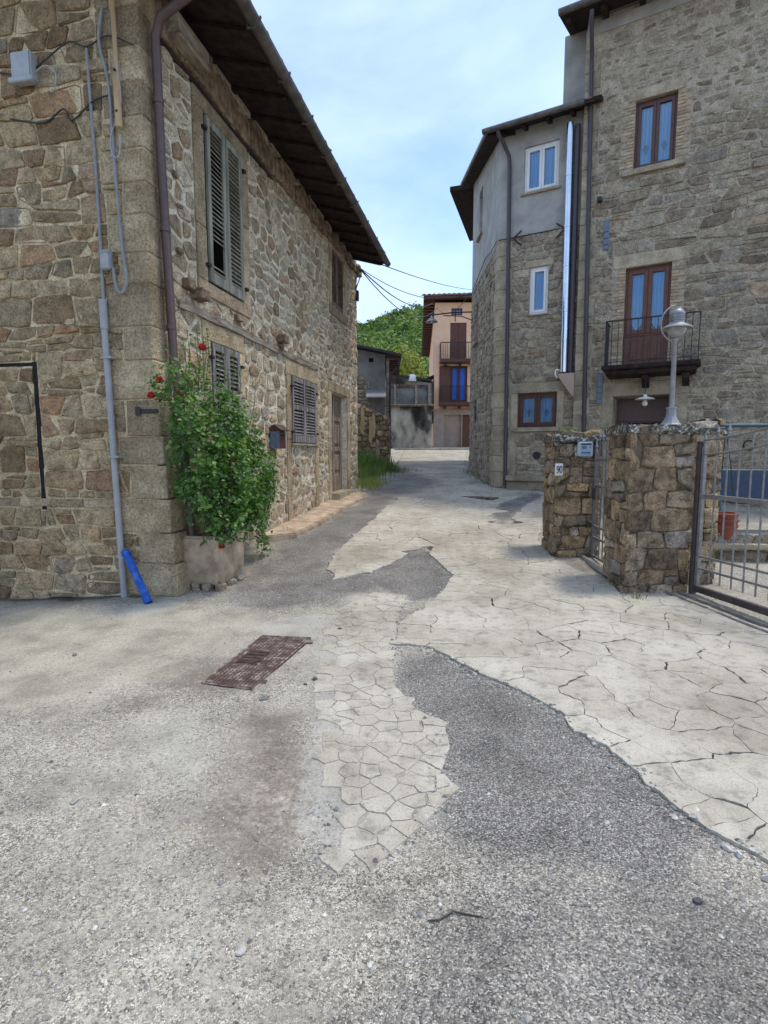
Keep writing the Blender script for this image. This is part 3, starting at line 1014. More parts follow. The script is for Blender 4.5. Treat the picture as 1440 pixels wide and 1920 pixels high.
for nm, ch in (('mask', (mdark, mbeige, mbrown)), ('mask2', (mlight, mdirt, mdirt))):
    at = me.attributes.new(nm, 'FLOAT_COLOR', 'POINT')
    at.data.foreach_set('color', np.stack([c.ravel() for c in ch] + [one], -1).astype(np.float32).ravel())
me.materials.append(MATS['ground_surface'])
road = bpy.data.objects.new('road', me)
col.objects.link(road)
WO[road.name] = V((0, 0, 0))
tag(road, kind='structure')

def zsurf_a(x, y):
    x = np.asarray(x, float); y = np.asarray(y, float)
    nr = np.clip(1 - (np.abs(y - 6) - 10) / 10, 0, 1) * np.clip(1 - (np.abs(x) - 6) / 4, 0, 1)
    return gz(x, y) + nr * ((fbm(x * 1.7 + 50, y * 1.7 + 50, 5) - .5) * .03 + (fbm(x * 9 + 90, y * 9 + 20, 3) - .5) * .008)
def zsurf(x, y):
    return float(zsurf_a(x, y))

PIECES = []
def broken_slab(P, holes, spacing, hgt, gap, seed, drop=None):
    rng = random.Random(seed)
    seeds, keep = [], []
    def ring(Q, inner):
        n = len(Q)
        sgn = 1 if area(Q) > 0 else -1
        for i in range(n):
            a, b = Q[i], Q[(i + 1) % n]
            ex, ey = b[0] - a[0], b[1] - a[1]
            L = math.hypot(ex, ey)
            s = spacing((a[1] + b[1]) / 2) * .55
            k = max(1, round(L / s))
            nx, ny = -ey / L * sgn, ex / L * sgn      # inwards
            for j in range(k):
                t = (j + .5 + rng.uniform(-.25, .25)) / k
                off = min(s, L / k) * rng.uniform(.3, .5)
                x, y = a[0] + ex * t, a[1] + ey * t
                seeds.append((x + nx * off, y + ny * off)); keep.append(inner)
                seeds.append((x - nx * off, y - ny * off)); keep.append(not inner)
    ring(P, True)
    for h in holes: ring(h, False)
    x0, x1 = min(p[0] for p in P), max(p[0] for p in P)
    y0, y1 = min(p[1] for p in P), max(p[1] for p in P)
    S = [s for s in seeds]
    for _ in range(9000):
        y = y0 + (y1 - y0) * rng.random() ** 1.6
        x = rng.uniform(x0, x1)
        s = spacing(y) * rng.choice((.35, .5, .8, 1.3, 1.9))
        if not inside(x, y, P) or any(inside(x, y, h) for h in holes): continue
        if any((q[0] - x) ** 2 + (q[1] - y) ** 2 < s * s for q in S): continue
        S.append((x, y)); keep.append(True)
    cells = voronoi(S, [(x0 - 1, y0 - 1), (x1 + 1, y0 - 1), (x1 + 1, y1 + 1), (x0 - 1, y1 + 1)], keep)
    def jag(a, b):
        flip = a > b
        if flip: a, b = b, a
        r = random.Random(hash((round(a[0], 3), round(a[1], 3), round(b[0], 3), round(b[1], 3))))
        L = math.hypot(b[0] - a[0], b[1] - a[1])
        pts = [a, b]
        amp = .055
        for lev in range(4 if L > .3 else 3 if L > .12 else 1):
            q = [pts[0]]
            for i in range(len(pts) - 1):
                p, w = pts[i], pts[i + 1]
                ex, ey = w[0] - p[0], w[1] - p[1]
                o = r.uniform(-amp, amp)
                q += [((p[0] + w[0]) / 2 - ey * o, (p[1] + w[1]) / 2 + ex * o), w]
            pts = q
            amp = .12
        if flip: pts = pts[::-1]
        return pts[:-1]
    for k, c in enumerate(cells):
        if not keep[k] or not c or abs(area(c)) < .003: continue
        if drop and rng.random() < drop(*S[k]): continue
        if area(c) < 0: c = c[::-1]
        sx0, sy0 = S[k]
        if poly_sd(np.array([q[0] for q in c]), np.array([q[1] for q in c]), P).min() < -.05:
            rad = spacing(sy0) * .62
            for a8 in range(10):
                dx8, dy8 = math.cos(a8 * PI / 5 + sx0), math.sin(a8 * PI / 5 + sx0)
                c = clip(c, dx8, dy8, dx8 * sx0 + dy8 * sy0 + rad)
            if len(c) < 3: continue
        ring_, shift = [], []
        nc = len(c)
        for i in range(nc):
            p_, q_ = c[i], c[(i + 1) % nc]
            L = math.hypot(q_[0] - p_[0], q_[1] - p_[1]) + 1e-9
            lo, hi = (p_, q_) if p_ < q_ else (q_, p_)
            er = random.Random(hash((round(lo[0], 3), round(lo[1], 3), round(hi[0], 3), round(hi[1], 3), 1)))
            wd = gap * er.choice((.05, .07, .09, .12, .15, .19, .25, .34, .5))
            nx, ny = -(q_[1] - p_[1]) / L, (q_[0] - p_[0]) / L
            js = jag(p_, q_)
            for k_, pt in enumerate(js):
                ring_.append(pt)
                f_ = wd * (.3 + 1.1 * abs(math.sin(23 * pt[0] + 17 * pt[1])))
                shift.append((nx * f_, ny * f_))
        cx, cy = centroid(ring_)
        h = hgt + rng.uniform(-.0015, .0015)
        tx, ty = rng.uniform(-.003, .003), rng.uniform(-.003, .003)
        top, low, bot = [], [], []
        zz = zsurf_a([q[0] for q in ring_] + [cx], [q[1] for q in ring_] + [cy])
        for (x, y), (sx_, sy_), z0 in zip(ring_, shift, zz):
            x2, y2 = x + sx_, y + sy_
            x3, y3 = x + sx_ * 1.25, y + sy_ * 1.25
            z = z0 + h + (x2 - cx) * tx + (y2 - cy) * ty
            top.append((x3, y3, z)); low.append((x2, y2, z - .002)); bot.append((x2, y2, z - .05))
        n = len(ring_)
        tz = sum(q[2] for q in top) / n
        fs = [(i, (i + 1) % n, 3 * n) for i in range(n)]
        fs += [(n + i, n + (i + 1) % n, (i + 1) % n, i) for i in range(n)]
        fs += [(2 * n + i, 2 * n + (i + 1) % n, n + (i + 1) % n, n + i) for i in range(n)]
        PIECES.append((abs(area(ring_)) / max(2, cy) ** 3, top + low + bot + [(cx, cy, zz[-1] + h)], fs, (rng.random(), rng.random(), .5)))
broken_slab(CONC, [HOLE], lambda y: .47 + .05 * max(0, y - 3), .016, .016, 3)
broken_slab(TONGUE, [], lambda y: .23 + .03 * max(0, y - 2), .005, .019, 4, drop=lambda x, y: (.8 if math.sin(y * 9) > -.3 else .3) if x < -.2 - .08 * (y - 2) else .4 if y < 2.1 else 0)

PIECES.sort(key=lambda q: -q[0])
for q in PIECES[:300]:
    MB().add(q[1], q[2], q[3]).build('concrete_piece', 'concrete', road, recalc=False)
frag = MB()
for q in PIECES[300:]:
    frag.add(q[1], q[2], q[3])
if frag.v:
    tag(frag.build('concrete_fragments', 'concrete', road, recalc=False), kind='stuff')

# loose chippings on the road: fine gravel nobody could count
def gravel():
    rng = random.Random(12)
    mb = MB()
    n = 0
    spots = []
    while n < 5200:
        y = .9 + 5.2 * rng.random() ** 2.0
        x = rng.uniform(-1, 1) * (y * .75 + .3)
        if x < -2.3 - .19 * y and y > 5: continue
        on = inside(x, y, CONC)
        if on and rng.random() < .93: continue
        if inside(x, y, TONGUE) and rng.random() < .6: continue
        spots.append((x, y, .015 if on else 0.0))
        n += 1
    edge = []
    for P_, a0, a1, dens in ((CONC, 0, 16, 190), (CONC, 38, 48, 60), (TONGUE, 1, 16, 120)):
        for i in range(a0, a1):
            p, q = P_[i % len(P_)], P_[(i + 1) % len(P_)]
            L = math.hypot(q[0] - p[0], q[1] - p[1])
            for _ in range(int(L * dens)):
                t = rng.random()
                w_ = rng.gauss(0, .035)
                x = p[0] + (q[0] - p[0]) * t - (q[1] - p[1]) / L * (w_ - .02)
                y = p[1] + (q[1] - p[1]) * t + (q[0] - p[0]) / L * (w_ - .02)
                edge.append((x, y, .014 if inside(x, y, CONC) else 0))
    ne = len(spots)
    spots += edge
    zz = zsurf_a([q[0] for q in spots], [q[1] for q in spots])
    for i_, ((x, y, dz0), z) in enumerate(zip(spots, zz)):
        z += dz0
        s = rng.uniform(.003, .0062) if rng.random() < .93 else rng.uniform(.007, .014)
        if i_ >= ne: s = rng.uniform(.004, .010) if rng.random() < .85 else rng.uniform(.010, .02)
        a = rng.uniform(0, 6.3)
        pts = []
        for dx, dy, dz in ((1, 0, .2), (.3, .9, .25), (-.8, .6, .2), (-.8, -.6, .25), (.3, -.9, .2), (.1, 0, .95)):
            k = rng.uniform(.75, 1.25)
            xx, yy = dx * k * s, dy * k * s * .8
            pts.append((x + xx * math.cos(a) - yy * math.sin(a), y + xx * math.sin(a) + yy * math.cos(a), z + dz * s * rng.uniform(.7, 1.1)))
        mb.add(pts, [(0, 1, 5), (1, 2, 5), (2, 3, 5), (3, 4, 5), (4, 0, 5)], (rng.random() ** .8, rng.random(), .5))
    tag(mb.build('gravel', 'pebble', recalc=False, origin=(0, 0, 0)), 'loose grey chippings scattered over the worn road', 'gravel', kind='stuff')
gravel()

def rock(name, label, x, y, s, tone, mat='pebble'):
    rng = random.Random(int(x * 991 + y * 77))
    bm = bmesh.new()
    bmesh.ops.create_icosphere(bm, subdivisions=2, radius=1)
    sx, sy, sz = s * rng.uniform(.9, 1.3), s * rng.uniform(.6, .9), s * rng.uniform(.45, .7)
    mb = MB()
    a = rng.uniform(0, 6)
    z = zsurf(x, y) + (.014 if inside(x, y, CONC) else .004 if inside(x, y, TONGUE) else 0)
    vs_ = []
    for v in bm.verts:
        k = 1 + rng.uniform(-.16, .16)
        q = V((v.co.x * sx, v.co.y * sy, v.co.z * sz)) * k
        q.rotate(Matrix.Rotation(a, 3, 'Z'))
        vs_.append((x + q.x, y + q.y, z + max(q.z, -sz * .55) + sz * .5))
    fs = [tuple(v.index for v in f.verts) for f in bm.faces]
    bm.free()
    mb.add(vs_, fs, (tone, .5, .5))
    return tag(mb.build(name, mat), label, 'stone', 'loose stones lying on the road')
for x, y, s, t, lab in ((-.49, 3.75, .022, 0, 'small black stone right of the rusty manhole cover'), (-.545, 3.66, .013, 0, 'tiny black stone beside the larger black stone near the manhole cover'),
                        (-.78, 3.42, .03, .3, 'flat grey stone just below the rusty manhole cover'), (1.39, 2.07, .022, .8, 'pale tan stone by the edge of the broken concrete, lower right'),
                        (-.46, 1.60, .018, .9, 'whitish stone in the gravel of the left foreground'), (-1.43, 2.38, .02, .6, 'beige stone in the grey gravel at the far left foreground'),
                        (-.40, 4.83, .018, 0, 'black stone on the pale patch above the manhole cover'), (-2.46, 4.22, .02, .2, 'dark grey stone on the sandy ground at the left edge'),
                        (.62, 2.55, .014, .7, 'light stone on the dark asphalt patch'), (1.12, 1.80, .016, .5, 'grey stone on the asphalt near the lower right corner')):
    rock('loose_stone', lab, x, y, s, t)

# raised strip of old pavement along the left house
def strip():
    mb = MB()
    top = [(-1.86, 8.5), (-1.42, 8.75), (-1.13, 9.8), (-.85, 11.2), (-.52, 12.7), (-.42, 13.6), (-.95, 13.9), (-1.98, 8.6)]
    n = len(top)
    h = [.11, .10, .09, .07, .05, .03, .03, .12]
    vs_ = [(x, y, zsurf(x, y) + hh) for (x, y), hh in zip(top, h)] + [(x, y, zsurf(x, y) - .1) for x, y in top]
    mb.add(vs_, [tuple(range(n))] + [(i, (i + 1) % n, n + (i + 1) % n, n + i) for i in range(n)])
    tag(mb.build('pavement', 'trough', bevel=.02, bseg=2), kind='structure')
strip()

# ------------------------------------------------------------------ left stone house
aL = math.radians(11)
A3 = (-2.4542, 5.9669)
LF = Fr(A3, (math.sin(aL), math.cos(aL)))                                   # street front, u runs up the street
LS = Fr((A3[0] - math.cos(aL) * 5.81, A3[1] + math.sin(aL) * 5.81), (math.cos(aL), -math.sin(aL)))   # gable wall facing the camera, corner at u = 5.81
LEN = 9.1
house = thing('stone_house', 'two-storey rubble stone house with louvred shutters and deep eaves, roses at its corner', 'house', (A3[0], A3[1], 0))
def left_house():
    rng = random.Random(21)
    # openings (u0, u1, v0, v1) on the front
    BIG = (1.22, 2.24, 3.72, 5.72)
    UP2 = (6.75, 7.85, 4.85, 6.12)
    LOW1 = (1.22, 2.02, 1.75, 3.0)
    LOW2 = (4.08, 5.45, 1.77, 2.97)
    DOOR = (6.62, 8.0, .62, 2.95)
    ops = [BIG, UP2, LOW1, LOW2, DOOR]
    wf = wall(LF, 0, LEN, -.4, 6.62, ops, .34).build('wall', 'mortar_front', house, recalc=False)
    ws = wall(LS, -2, 5.81, -.7, 8.6, [], planes=[(.40, 1, 6.55 + .40 * 5.81), (-.40, 1, 6.55 + .40 * 2)]).build('wall', 'mortar_left', house, recalc=False)
    # unseen sides
    q0 = LS.p(-2, 0); q1 = LS.p(-2, 0, -9.1); q2 = LF.p(LEN, 0)
    hull(house, [(A3[0], A3[1]), (q2.x, q2.y), (q1.x, q1.y), (q0.x, q0.y)], -.6, 6.55, 'mortar_left', 'rear_wall', skip=(0, 3))
    # dressed surrounds
    hol = []
    def surround(o, l, r, t, b, tone_rng=rng, d=.022, legs=None):
        u0, u1, v0, v1 = o
        hol.append((u0 - l, u1 + r, v0 - b, v1 + t))
        if legs is not None:
            hol.append((u0 - l, u0, legs, v0)); hol.append((u1, u1 + r, legs, v0))
        lo = v0 if legs is None else legs
        def jamb(a, b_):
            v = lo
            while v < v1 - .05:
                hh = min(rng.uniform(.55, 1.1), v1 - v)
                if v1 - v - hh < .3: hh = v1 - v
                block(house, LF, a, b_, v + .003, v + hh - .003, -.33, d + rng.uniform(0, .008), 'jamb_stone', 'dressed', rng, .008, .003)
                v += hh
        jamb(u0 - l, u0 - .002); jamb(u1 + .002, u1 + r)
        block(house, LF, u0 - l, u1 + r, v1 + .003, v1 + t, -.33, d + .004, 'lintel', 'dressed', rng, .01, .003)
        if b:
            block(house, LF, u0 - l, u1 + r, v0 - b, v0 - .003, -.33, d + .012, 'sill', 'dressed', rng, .01, .003)
    surround(BIG, .24, .22, .2, .17)
    surround(UP2, .2, .2, .15, .2)
    surround(LOW1, .18, .18, .24, .12)
    surround(LOW2, .22, .2, .24, 0, legs=.32)
    surround(DOOR, .24, .24, .22, 0, legs=.3)
    MB().box(LF, LOW2[0] - .06, LOW2[1] + .06, LOW2[2] - .06, LOW2[2] - .004, -.3, .07).build('sill', 'dressed_grey', house, bevel=.018, bseg=2)
    # shutters
    shutters(house, LF, BIG[0] + .03, BIG[1] - .03, BIG[2] + .02, BIG[3] - .02, .05, 'wood_shutter', .056, seed=3, missing={(0, 2), (0, 3), (0, 4), (0, 5), (0, 6)})
    shutters(house, LF, UP2[0] + .02, UP2[1] - .02, UP2[2] + .02, UP2[3] - .02, -.02, 'wood_shutter_brown', .062, st=.06, seed=4)
    shutters(house, LF, LOW1[0] + .01, LOW1[1] - .01, LOW1[2] + .02, LOW1[3] - .01, .045, 'wood_shutter_grey', .058, rails=(2.4,), seed=5)
    shutters(house, LF, LOW2[0] + .01, LOW2[1] - .01, LOW2[2] + .01, LOW2[3] - .01, .045, 'wood_shutter_grey', .056, rails=(2.42,), seed=6)
    for u0, u1, v0, v1 in (BIG, LOW1, LOW2):
        for uu in (u0 - .03, u1 + .03):
            for vv in (v0 + .2, v1 - .2):
                MB().box(LF, uu - .035, uu + .035, vv - .02, vv + .02, .02, .075).build('hinge', 'iron', house, bevel=.004)
    # front door, set back in its recess
    u0, u1, v0, v1 = DOOR
    dd = -.17
    m = MB()
    m.box(LF, u0, u1, v0 + .06, v1, dd - .06, dd)
    dr = m.build('door', 'wood_door', house)
    m = MB()
    for a, b in ((u0 + .0, u0 + .12), ((u0 + u1) / 2 - .06, (u0 + u1) / 2 + .06), (u1 - .12, u1)):
        m.box(LF, a, b, v0 + .06, v1, dd, dd + .035)
    for a, b in ((v0 + .06, v0 + .45), (v0 + 1.0, v0 + 1.1), (v0 + 1.72, v0 + 1.82), (v1 - .1, v1)):
        for x0, x1 in ((u0 + .12, (u0 + u1) / 2 - .06), ((u0 + u1) / 2 + .06, u1 - .12)):
            m.box(LF, x0, x1, a, b, dd + .002, dd + .032)
    m.build('door_frame', 'wood_door', dr, bevel=.008)
    for x0, x1 in ((u0 + .18, (u0 + u1) / 2 - .12), ((u0 + u1) / 2 + .12, u1 - .18)):
        for a, b in ((v0 + .55, v0 + .92), (v0 + 1.18, v0 + 1.64)):
            MB().box(LF, x0, x1, a, b, dd + .002, dd + .026).build('panel', 'wood_door', dr, bevel=.02)
    # notices pinned to the door
    pp = MB().box(LF, u0 + .14, u0 + .52, v0 + 1.84, v0 + 2.16, dd + .036, dd + .04).build('notice', 'paper', dr)
    MB().box(LF, u0 + .18, u0 + .32, v0 + 1.97, v0 + 2.11, dd + .041, dd + .043).build('printed_picture', 'print_blue', dr)
    MB().box(LF, u0 + .36, u0 + .48, v0 + 1.9, v0 + 2.04, dd + .041, dd + .043).build('printed_picture', 'print_dark', dr)
    MB().tube([LF.p(u0 + .2, v0 + 1.3, dd + .03), LF.p(u0 + .2, v0 + 1.3, dd + .09), LF.p(u0 + .3, v0 + 1.3, dd + .09)], .014).build('handle', 'iron', dr, smooth=True)
    MB().box(LF, u0 - .06, u1 + .04, v0 - .13, v0 + .055, -.4, .2).build('door_step', 'dressed_grey', house, bevel=.03, bseg=2)
    # quoins: the corner blocks, the lower ones spreading outwards
    v = -.3
    k = 0
    qh = []
    while v < 6.2:
        h = rng.uniform(.29, .45)
        fl = .19 * max(0, 1 - (v + h * .5) / 2.7)
        lu = rng.uniform(.22, .30) if k % 2 else rng.uniform(.30, .38)
        ld = rng.uniform(.42, .52) if k % 2 else rng.uniform(.24, .34)
        block(house, LF, -.016, lu, v + .004, v + h - .004, -ld, fl + .014, 'quoin', 'dressed', rng, .012, .005)
        hol.append((0, lu + .01, v, v + h))
        qh.append((5.81 - ld - .008, 6, v, v + h))
        v += h
        k += 1
    # plinth behind the rose, swelling like the quoins
    # a bricked-up doorway in the gable wall: dark joint, dressed jamb
    jr = [(4.33, 4.385, .95, 2.6), (3.0, 4.385, 2.545, 2.6)]
    lsh = qh + jr + [(3.0, 3.82, 1.25, 2.45)]
    block(house, LS, 3.1, 3.82, 1.26, 2.44, -.1, .02, 'jamb_stone', 'dressed', rng)
    for i in range(7):
        a = .95 + i * .235
        MB().prism(LS, [(4.325 + rng.uniform(-.01, .01), a), (4.39 + rng.uniform(-.012, .01), a), (4.385, a + .24), (4.33, a + .24)], -.02, .002).build('open_joint', 'dark_room', house)
    for i in range(6):
        a = 3.0 + i * .225
        MB().prism(LS, [(a, 2.555 + rng.uniform(-.008, .008)), (a + .23, 2.555 + rng.uniform(-.008, .008)), (a + .23, 2.592), (a, 2.592)], -.02, .0025).build('open_joint', 'dark_room', house)
    # long level bed joint and ledge
    for a in np.arange(3.2, 5.2, .42):
        block(house, LS, a, a + .415, .985, 1.075, -.1, .016 + rng.uniform(0, .01), 'ledge_stone', 'dressed', rng, .008)
    lsh.append((3.2, 5.3, .98, 1.08))
    lay_stones([
        dict(polys=coursed(3.0, 5.81, -.5, 6.9, (.15, .27), (.2, .5), lsh, 31), fr=LS, gap=.012, h=(.008, .034), mat='stone_left', parent=ws, seed=41),
        dict(polys=rubble(0.0, LEN, 0.0, 6.5, (.13, .3), (.14, .46), hol, 32, asp=1.3), fr=LF, gap=.024, h=(.004, .03), mat='stone_front', parent=wf, seed=42)], 300)
    # weathered timber course and broken joist ends
    m = MB()
    pts = []
    for i in range(14):
        u = .5 + (5.6 - .5) * i / 13
        pts.append((u, 3.245 + rng.uniform(-.012, .012), 3.335 + rng.uniform(-.014, .014)))
    for a, b in zip(pts[:-1], pts[1:]):
        m.add([LF.p(a[0], a[1], -.05), LF.p(b[0], b[1], -.05), LF.p(b[0], b[2], -.05), LF.p(a[0], a[2], -.05),
               LF.p(a[0], a[1], .045), LF.p(b[0], b[1], .045), LF.p(b[0], b[2], .055), LF.p(a[0], a[2], .055)],
              [(4, 5, 6, 7), (0, 4, 7, 3), (1, 2, 6, 5), (3, 7, 6, 2), (0, 1, 5, 4)])
    m.build('timber_course', 'wood_beam', house)
    for u, v, w, d in ((.62, 3.5, .16, .10), (.8, 3.42, .24, .16), (1.95, 3.42, .16, .07), (3.45, 3.42, .20, .17), (3.47, 3.33, .12, .10), (.5, 4.65, .1, .05), (.55, 4.35, .09, .05), (.52, 3.85, .12, .06), (3.2, 5.2, .1, .05), (4.0, 5.0, .1, .05)):
        block(house, LF, u, u + w, v, v + w * .55, -.1, d, 'broken_joist', 'rubble_edge', rng, .012, .015)
    # timber lintel line and the ragged brick edge under the eaves
    MB().box(LF, .35, 3.4, 5.90, 5.955, -.05, .04).build('timber_plate', 'wood_dark', house, bevel=.006)
    MB().box(LF, 5.0, 8.6, 6.17, 6.21, -.05, .035).build('timber_plate', 'wood_dark', house, bevel=.006)
    u = .3
    while u < LEN - .1:
        w = rng.uniform(.22, .5)
        t = 6.28 + rng.uniform(-.05, .14)
        b = 5.96 if u < 3.3 else 6.0 + min(.2, (u - 3.3) * .04)
        m = MB()
        e = .01
        m.prism(LF, [(u, b), (u + w - e, b + rng.uniform(-.02, .02)), (u + w - e, t + rng.uniform(-.06, .03)), (u + w * .6, t + rng.uniform(-.02, .06)), (u + w * .25, t + rng.uniform(-.03, .05)), (u, t + rng.uniform(-.05, .02))], -.1, .05 + rng.uniform(0, .06), (rng.random(), rng.random(), .5))
        m.build('ragged_eaves_stone', 'rubble_edge', house, bevel=.014)
        u += w
    block(house, LF, .38, 1.02, 5.99, 6.2, -.1, .24, 'wall_plate_end', 'wood_beam', rng, .012, .01)
    # roof: boards, rafters, slab, gutter, eaves tiles
    U0, U1 = -.55, 8.75
    s = .27     # slope of the roof
    def zr(d): return 6.30 + (.8 - d) * s
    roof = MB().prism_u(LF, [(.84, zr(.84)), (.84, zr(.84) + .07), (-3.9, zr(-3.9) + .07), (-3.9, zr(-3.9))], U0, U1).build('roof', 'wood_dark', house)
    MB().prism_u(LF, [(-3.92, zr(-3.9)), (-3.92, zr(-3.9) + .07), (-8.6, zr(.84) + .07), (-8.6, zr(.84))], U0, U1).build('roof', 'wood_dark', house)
    src = None
    for i in range(16):
        u = -.35 + i * .6
        if u > U1 - .1: break
        m = MB().prism_u(LF, [(.78, zr(.78) - .004), (-.05, zr(-.05) - .004), (-.05, zr(-.05) - .06), (.70, zr(.70) - .06), (.78, zr(.78) - .03)], u, u + .09)
        m.build('rafter', 'wood_dark', roof, bevel=.005)
    # pale verge board over the gable
    MB().prism_u(LF, [(.82, zr(.82) - .12), (.82, zr(.82) + .06), (-3.9, zr(-3.9) + .06), (-3.9, zr(-3.9) - .12)], U0 - .04, U0 - .004).build('verge_board', 'wood_beam', roof)
    MB().prism_u(LF, [(.7, zr(.7) - .14), (.7, zr(.7) - .005), (-.1, zr(-.1) - .005), (-.1, zr(-.1) - .16)], -.03, .12).build('corner_rafter', 'wood_beam', roof, bevel=.008)
    m = MB()
    sg = 7
    pr = [(.90 + .075 * math.cos(PI + PI * k / sg), zr(.84) + .015 + .075 * math.sin(PI + PI * k / sg)) for k in range(sg + 1)]
    pr += [(.90 + .066 * math.cos(2 * PI - PI * k / sg), zr(.84) + .015 + .066 * math.sin(2 * PI - PI * k / sg)) for k in range(sg + 1)]
    m.prism_u(LF, pr, U0, U1)
    gt = m.build('gutter', 'gutter', house)
    for i in range(10):
        u = U0 + .4 + i * .9
        MB().prism_u(LF, [(.82, zr(.84) + .03), (.82, zr(.84) - .07), (.90, zr(.84) - .075), (.98, zr(.84) + .0), (.99, zr(.84) + .03), (.975, zr(.84) + .03), (.97, zr(.84) + .0), (.9, zr(.84) - .064), (.835, zr(.84) - .055), (.835, zr(.84) + .03)], u, u + .03).build('gutter_bracket', 'gutter', gt)
    i = 0
    u = U0 + .05
    while u < U1 - .1:
        for row in range(3):
            m = MB()
            n = 6
            vs_ = []
            d1 = .93 - row * .38 + rng.uniform(-.015, .015)
            zz = zr(d1) + .05 + row * .012
            for (dk, zk, rr) in ((0, 0, .085), (-.46, .46 * s, .075)):
                for k in range(n + 1):
                    th = PI * k / n
                    vs_.append(LF.p(u + rr * math.cos(th), zz + zk + rr * math.sin(th) * .85, d1 + dk))
                for k in range(n, -1, -1):
                    th = PI * k / n
                    vs_.append(LF.p(u + (rr - .016) * math.cos(th), zz + zk + (rr - .016) * math.sin(th) * .85, d1 + dk))
            q = 2 * (n + 1)
            fs = [tuple(range(q)), tuple(range(2 * q - 1, q - 1, -1))] + [(k, (k + 1) % q, q + (k + 1) % q, q + k) for k in range(q)]
            m.add(vs_, fs, (rng.random(), rng.random(), .5))
            m.build('roof_tile', 'roof_tile', roof, recalc=True)
        u += .225
    # brown downpipe beside the corner
    pth = [LF.p(.2, 6.32, .84), LF.p(.17, 6.2, .55), LF.p(.14, 5.98, .16), LF.p(.14, 5.8, .10), LF.p(.17, 4.6, .09), LF.p(.24, 2.6, .10), LF.p(.26, 1.2, .2), LF.p(.3, .15, .22)]
    dp = MB().tube(pth, .047, 12).build('downpipe', 'pipe_brown', house, smooth=True)
    for v, u in ((5.2, .155), (3.95, .19), (2.95, .225)):
        MB().lathe(LF.p(u, v, .093), [(.047, -.02), (.056, -.02), (.056, .02), (.047, .02)], 14).build('pipe_collar', 'pipe_brown', dp)
left_house()

